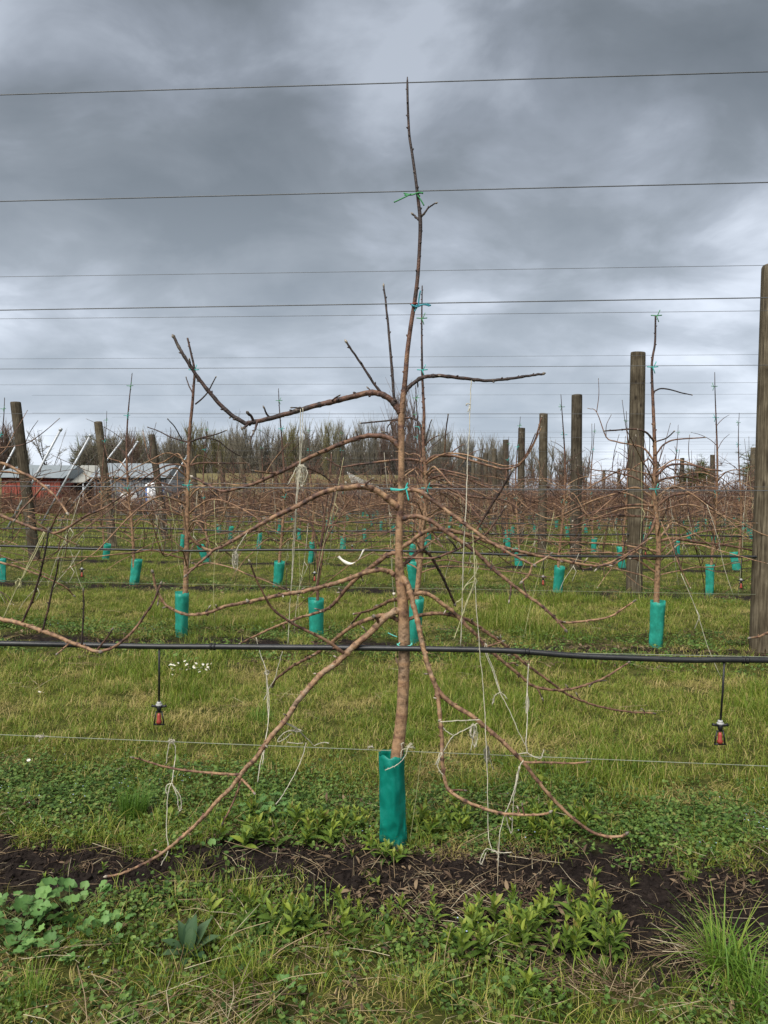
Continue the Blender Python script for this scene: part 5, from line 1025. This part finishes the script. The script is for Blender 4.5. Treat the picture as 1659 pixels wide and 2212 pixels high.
for i in range(80):
    px = rng.choice((rng.uniform(460, 680), rng.uniform(700, 1030), rng.uniform(1030, 1200), rng.uniform(1220, 1330), rng.uniform(1010, 1180))); py = rng.uniform(1975, 2035) if px < 700 else rng.uniform(1965, 2085)
    hh = rng.uniform(.05, .12); wh = 'beside the plantain' if px < 700 else 'near the dead weed bundle' if px < 1200 else 'near the sprawling tussock'
    herb(px, py, hh, rng.uniform(.045, .07), f'{"tall" if hh > .095 else "low" if hh < .07 else "bushy"} willowherb {wh}, before the bare soil', 'weeds before the soil', 200 + i)
for i, (px, py, h, ll, lb) in enumerate([(1210, 1938, .03, .06, 'thistle like seedling on bare soil right of the guard'), (1285, 1900, .02, .05, 'pale rosette weed flat on the bare soil'), (1140, 2150, .04, .075, 'broad drooping leaved weed by the dead twig bundle'), (585, 2110, .02, .04, 'tiny rosette in the matted grass'), (222, 1885, .03, .035, 'yellowish seedling at the tip of the big left limb')]):
    herb(px, py, h, ll, lb, 'scattered seedlings', 260 + i)
for i, (px, py, lb) in enumerate([(365, 1775, 'single pale dock leaf below the bow of twine'), (985, 1742, 'pale upright dock leaf under the right fork'), (1185, 1700, 'yellowing dock plant by the right limb'), (375, 1660, 'broad leaved dock in the grass under the low wire'), (430, 1655, 'second broad leaved dock beside the side shoot')]):
    herb(px, py, .015, .085, lb, 'docks', 280 + i, .45, DL, 'dock_plant')
# ribwort plantain
p = gpt(408, 2065); root = tag(empty('plantain_plant', p), 'dark ribbed plantain rosette standing among straw', 'plant')
for i, (a, el, l) in enumerate([(-.25, 1.2, .10), (.35, 1.3, .115), (.75, .85, .11), (-.8, 1.0, .10), (1.3, .5, .10), (-1.5, .5, .09), (2.4, .35, .09), (-2.3, .4, .09), (.1, 1.4, .085), (3.1, .2, .07)]):
    inst('leaf', PL[i % 3], root, (0.012 * math.sin(a), .012 * math.cos(a), 0), (el, 0, -a), (l * 1.05, l, l))
# tussocks
def tussock(px, py, seed, n, rad, lmin, lmax, w, label, mat=LUSH, bend=(.1, .8), tones=(0, .7), dry=.08):
    p = gpt(px, py); o = inst('grass_tussock', tuft_mesh(seed, n, rad, lmin, lmax, w, mat, bend, tones, dry, 5), None, p); tag(o, label, 'grass', 'grass tussocks')
tussock(288, 1772, 1, 260, .055, .08, .19, .0035, 'upright dark green tussock left of the bow of twine')
tussock(1570, 2110, 2, 190, .06, .12, .27, .0055, 'sprawling tussock of long soft blades at the soil edge', LUSH, (.3, 1.7), (.3, .9), .12)
tussock(1630, 2180, 22, 110, .07, .08, .2, .005, 'shorter soft tussock beside the sprawling one', LUSH, (.3, 1.7), (.3, .9), .12)
tussock(1492, 1895, 3, 90, .028, .03, .062, .0022, 'small bright yellow green tussock on the bare soil', LUSH, (.1, .7), (.85, 1.0), 0)
tussock(640, 1668, 4, 120, .06, .05, .13, .003, 'spiky grey tussock under the knotted left twine', GRASS, (.3, 1.2), (.4, .8), .2)
tussock(1360, 1735, 5, 180, .08, .06, .15, .003, 'straw coloured tussock right of the low wire knot', GRASS, (.3, 1.3), (.4, .85), .25)
tussock(870, 1600, 6, 120, .07, .06, .13, .003, 'green tussock behind the trunk foot', LUSH, (.3, 1.2))
tussock(560, 1560, 7, 160, .09, .06, .15, .003, 'tall green tussock behind the left limb', LUSH, (.2, 1.1))
tussock(520, 2120, 41, 120, .07, .05, .12, .0026, 'olive grass tussock between plantain and dead weed bundle', GRASS, (.2, 1.1), (.3, .75), .25)
tussock(880, 2150, 42, 130, .07, .05, .12, .0026, 'thin wispy tussock below the dead weed bundle', GRASS, (.3, 1.2), (.3, .8), .3)
tussock(60, 2170, 8, 150, .06, .05, .13, .003, 'bright grass tussock below the mallow clump', LUSH, (.1, .8), (.4, .9), .15)
# daisies
dp = gpt(408, 1462); dr = tag(empty('daisy_patch', dp), 'patch of small white daisies in the grass', 'flowers'); rg2 = random.Random(6)
mb = MB(); k = 9; V = [(0, 0, 0)] + [(math.cos(2 * math.pi * i / (2 * k)) * (1 if i % 2 else .55), math.sin(2 * math.pi * i / (2 * k)) * (1 if i % 2 else .55), .12) for i in range(2 * k)]; mb.add(V, [(0, i + 1, (i + 1) % (2 * k) + 1) for i in range(2 * k)]); DAISY = mb.mesh('flower', PETAL)
mb = MB(); mb.tube([(0, 0, .02), (0, 0, .16)], [.32, .2], 8); EYE = mb.mesh('eye', YOLK)
for i in range(52):
    u = rg2.gauss(0, .09) ; q = gpt(410 + rg2.uniform(-46, 46), 1459 - u * 60 + rg2.uniform(-9, 9)); z = rg2.uniform(.05, .085)
    f = inst('flower', DAISY, dr, q - dp + Vector((0, 0, z)), (rg2.uniform(.2, .8), rg2.uniform(-.3, .3), rg2.uniform(0, 6)), rg2.uniform(.010, .014)); inst('eye', EYE, f)
for i, (px, py) in enumerate([(62, 1664), (85, 1510), (92, 1512), (199, 1499), (165, 1520)]):
    q = gpt(px, py); f = inst('daisy', DAISY, None, q + Vector((0, 0, .05)), (.5, .1, i), .011); inst('eye', EYE, f)
    mb = MB(); mb.tube([(0, 0, 0), (0, -1.2, -3.8)], [.08, .08], 4); mb.obj('stem', STEMM, f); tag(f, 'lone white daisy in the grass left of the hanging sprinkler', 'flower', 'lone daisies')

# ---- uncountable: grass sward, creeping weeds, straw, clods
GT = [tuft_mesh(10 + i, 26, .07, .03, .085, .0032, GRASS, (.4, 1.9), (0, .65), .22) for i in range(5)] + [tuft_mesh(30 + i, 22, .06, .04, .12, .0032, GRASS, (.2, 1.4), (0, .5), .1) for i in range(3)] + [tuft_mesh(40 + i, 24, .08, .03, .09, .0028, GRASS, (.8, 2.2), (.55, 1.0), .6) for i in range(3)]
GF = [tuft_mesh(60 + i, 26, .22, .05, .12, .012, GRASS, (.3, 1.7), (0, .7), .15, 2) for i in range(4)]
CB = []
for i in range(4):
    rg2 = random.Random(90 + i); mb = MB()
    for j in range(26):
        a = rg2.uniform(0, 6.28); r = .075 * math.sqrt(rg2.random()); s = rg2.uniform(.009, .018); V, Fc = leaf_geo('round', rg2); V = V[:1] + V[1::2]; Fc = [(0, q + 1, q) for q in range(1, len(V) - 1)]
        M = Matrix.Translation((math.cos(a) * r, math.sin(a) * r, rg2.uniform(.004, .035))) @ Euler((rg2.gauss(.2, .35), rg2.gauss(0, .3), rg2.uniform(0, 6.28))).to_matrix().to_4x4() @ Matrix.Scale(s, 4)
        mb.add([M @ Vector(v) for v in V], Fc, rg2.uniform(0, .85))
    CB.append(mb.mesh('creeper', COVER, False))
FLB = simple('pale_blue_petal', (.45, .55, .75), .6)
for i in range(2):
    mb = MB()
    for j in range(3): a = j * 2.1; mb.add([Vector(v) * .005 + Vector((math.cos(a) * .03, math.sin(a) * .03, .035)) for v in V], Fc, 0)
    CB.append(mb.mesh('speedwell_flower', FLB, False))
SW = []
for i in range(5):
    rg2 = random.Random(120 + i); mb = MB()
    for j in range(9):
        a = rg2.uniform(0, 6.28); l = rg2.uniform(.03, .11); c = Vector((rg2.gauss(0, .05), rg2.gauss(0, .05), rg2.uniform(.002, .02))); d = Vector((math.cos(a), math.sin(a), rg2.gauss(0, .12))); k = Vector((rg2.gauss(0, .008), rg2.gauss(0, .008), rg2.uniform(0, .008)))
        mb.tube([c - d * l, c + k, c + d * l], rg2.uniform(.0005, .0011), 4, rg2.random())
    SW.append(mb.mesh('straw', STRAW))
DEADM = []
for i in range(4):
    rg2 = random.Random(150 + i); mb = MB()
    for j in range(14):
        a = rg2.uniform(0, 6.28); l = rg2.uniform(.012, .05); c = Vector((rg2.gauss(0, .045), rg2.gauss(0, .045), rg2.uniform(.001, .012))); d = Vector((math.cos(a), math.sin(a), rg2.gauss(0, .25)))
        if rg2.random() < .6: mb.tube([c - d * l, c + Vector((rg2.gauss(0, .008), rg2.gauss(0, .008), .006)), c + d * l], rg2.uniform(.0007, .0018), 4, rg2.random())
        else:
            V, Fc = leaf_geo('lance', rg2); M = Matrix.Translation(c) @ Euler((rg2.gauss(0, .5), rg2.gauss(0, .5), a)).to_matrix().to_4x4() @ Matrix.Scale(l, 4); mb.add([M @ Vector(v) for v in V], Fc, rg2.random())
    DEADM.append(mb.mesh('litter', DEAD))
CL = []
for i in range(4):
    bm = bmesh.new(); bmesh.ops.create_icosphere(bm, subdivisions=2, radius=1.0)
    for v in bm.verts: v.co *= 1 + .45 * noise.noise(v.co * 1.3 + Vector((i * 9, 0, 0))); v.co.z *= .65
    m = bpy.data.meshes.new('clod'); bm.to_mesh(m); bm.free(); m.materials.append(SOILM); CL.append(m)
class Sc:
    def __init__(s): s.p = []; s.r = []; s.s = []; s.i = []
    def add(s, x, y, sc, ix, tilt=.15, dz=0): s.p.append((x, y, gz(x, y) + dz)); s.r.append((rng.gauss(0, tilt), rng.gauss(0, tilt), rng.uniform(0, 6.28))); s.s.append(sc); s.i.append(ix)
G, C, S, DD, K = Sc(), Sc(), Sc(), Sc(), Sc()
rng = random.Random(404)
def nz(x, y, f, o=0.0): return noise.noise((x * f, y * f, o))
def cells(y0, y1, dens, wide=.58):
    n = int((y1 - y0) * (wide * (y0 + y1) + .8) * dens)
    for _ in range(n):
        y = math.sqrt(rng.uniform(y0 * y0, y1 * y1)); yield rng.uniform(-wide * y - .4, wide * y + .4), y
def soilness(x, y):
    """1 on the bare strip, 0 on the sward"""
    w, k = rowdist(x, y); e = max(0, min(1, (x - .1) / .8)) if k == 0 else 0; q = abs(w + .23 + .15 * e) - .15 * e + .34 * nz(x, y, 1.6, 3.3) + .12 * nz(x, y, 5, 8)
    return max(0.0, min(1.0, ((.31 if k == 0 else .22) - q) / .14)), w, k
for (y0, y1, dens) in ((1.75, 3.6, 620), (3.6, 6.0, 360), (6.0, 11.0, 150), (11, 20, 46)):
    for x, y in cells(y0, y1, dens):
        s, w, k = soilness(x, y); patch = nz(x, y, .9, 20) + .5 * nz(x, y, 2.7, 31); dry = nz(x, y, 1.3, 55) + .5 * nz(x, y, 4, 61)
        sc = rng.uniform(.6, 1.15) * (1 if y < 6 else 1.25)
        if s > .5:
            if rng.random() < .04: G.add(x, y, sc * .6, rng.randrange(5))
            continue
        sc *= 1 + (.7 if not (k == 0 and w < .1) else .1) * max(0, patch)
        if k == 0 and w < -.35 and rng.random() < .45: continue
        weedy = math.exp(-((w - .32) / .32) ** 2) if w > -.1 else math.exp(-((w + .55) / .16) ** 2) * .6
        if k == 0 and w < -.6: weedy = .35
        if rng.random() < weedy * .85: continue
        if dry > .28: ix = 8 + rng.randrange(3)
        elif patch > .15: ix = 5 + rng.randrange(3)
        else: ix = rng.randrange(5)
        G.add(x, y, sc, ix)
for x, y in cells(20, 60, 4.5):
    s, w, k = soilness(x, y)
    if s < .6: G.add(x, y, rng.uniform(.8, 1.3), 11 + rng.randrange(4), .05)
for (y0, y1, dens) in ((1.75, 4.1, 640), (5.6, 8.5, 90), (9.5, 13, 30)):
    for x, y in cells(y0, y1, dens):
        s, w, k = soilness(x, y); pt = nz(x, y, 1.1, 77) + .6 * nz(x, y, 3.1, 90)
        base = math.exp(-((w - .32) / .45) ** 2) if w > -.12 else .8 * math.exp(-((w + .6) / .2) ** 2)
        if w < -.6 and k == 0: base = .55
        edge = 1.0 if abs(x) > .45 or w < 0 else .7
        if rng.random() < base * edge * (1 - s * .95) * (1.1 if pt > -.1 else .45): C.add(x, y, rng.uniform(.7, 1.3) * (1 if y < 5 else 1.5), rng.randrange(4) if rng.random() > (.035 if x > .5 or x < -.8 else .006) else 4 + rng.randrange(2), .2)
for (y0, y1, dens) in ((1.75, 3.4, 330), (3.4, 8, 26), (8, 13, 12)):
    for x, y in cells(y0, y1, dens):
        s, w, k = soilness(x, y); pt = nz(x, y, 1.4, 140) + .5 * nz(x, y, 4.2, 150)
        pr = .04 + (.30 if (k == 0 and w < -.62 and pt > .2) else 0) + (.12 if pt > .35 else 0) + (.04 * s)
        if rng.random() < pr: S.add(x, y, rng.uniform(.6, 1.3), rng.randrange(5), .12, .006 + (.03 * rng.random() if w < -.6 else 0))
for (y0, y1, dens) in ((1.8, 3.5, 520), (6, 8, 110), (10, 12, 40)):
    for x, y in cells(y0, y1, dens):
        s, w, k = soilness(x, y); pt = nz(x, y, 1.7, 200) + .5 * nz(x, y, 5, 210)
        pr = s * (.04 + .4 * max(0, pt)) + .06 + (.28 if abs(x - .25) < .35 and -.7 < w < .0 and k == 0 else 0)
        if rng.random() < pr: DD.add(x, y, rng.uniform(.6, 1.2) * (1 if y < 5 else 1.6), rng.randrange(4), .15, .003)
for x, y in cells(1.9, 3.6, 3000):
    s, w, k = soilness(x, y)
    if s > .2: K.add(x, y, .003 + .013 * rng.random() ** 3, rng.randrange(4), 1.0)
scatter('grass', G.p, G.r, G.s, G.i, GT + GF, 'patchy mown meadow grass with dry blades between the rows')
scatter('creeping_weeds', C.p, C.r, C.s, C.i, CB, 'low creeping speedwell and clover along the soil strips')
scatter('straw', S.p, S.r, S.s, S.i, SW, 'loose dry straw stalks lying in the grass')
scatter('dead_litter', DD.p, DD.r, DD.s, DD.i, DEADM, 'brown dead weed stems and leaf litter on the soil')
scatter('soil_crumbs', K.p, K.r, K.s, K.i, CL, 'crumbly dark soil clods on the bare strip')
# single long straw stalks and dead twigs that stand out
rg2 = random.Random(5)
for i in range(22):
    px, py = rg2.uniform(60, 1500), rg2.uniform(1900, 2200); a = gpt(px, py); l = rg2.uniform(.06, .22); th = rg2.gauss(0, .9); up = rg2.uniform(0, .5)
    if 420 < px < 520 and py < 1960: continue
    b = a + Vector((math.cos(th) * l, math.sin(th) * l * .7, l * up + .012)); mb = MB(); mb.tube(catmull([tuple(a + Vector((0, 0, .006))), tuple(a.lerp(b, .5) + Vector((rg2.gauss(0, .01), 0, .01))), tuple(b)], 4), [.0016] * 9 if False else rg2.uniform(.0008, .0014), 5, rg2.uniform(.2, .8))
    tag(mb.obj('straw_stalk', STRAW, origin=a, loc=a), 'long bleached straw stalk lying across the foreground weeds', 'straw', 'loose straw stalks')
mb = MB(); p0 = gpt(1165, 2120)
for i in range(70): a = p0 + Vector((rg2.gauss(0, .03), rg2.gauss(0, .03), rg2.uniform(.005, .03))); mb.tube([a, a + Vector((rg2.uniform(.03, .12), rg2.gauss(-.01, .04), rg2.uniform(-.02, .04)))], [.0016, .0008], 4, rg2.random() * .6)
tag(mb.obj('dead_weed_bundle', DEAD, origin=p0, loc=p0), 'bundle of dry grey weed stalks at the front soil edge', 'dead weed')
mb = MB(); p0 = gpt(1335, 2150)
for i in range(90): a = p0 + Vector((rg2.gauss(0, .05), rg2.gauss(0, .04), rg2.uniform(.005, .03))); mb.tube([a, a + Vector((rg2.gauss(-.02, .05), rg2.gauss(0, .03), rg2.uniform(.0, .08)))], [.0014, .0007], 4, rg2.random())
tag(mb.obj('dead_weed_bundle', STRAW, origin=p0, loc=p0), 'pale dry grass heap between soil hollow and tussock', 'dead weed')
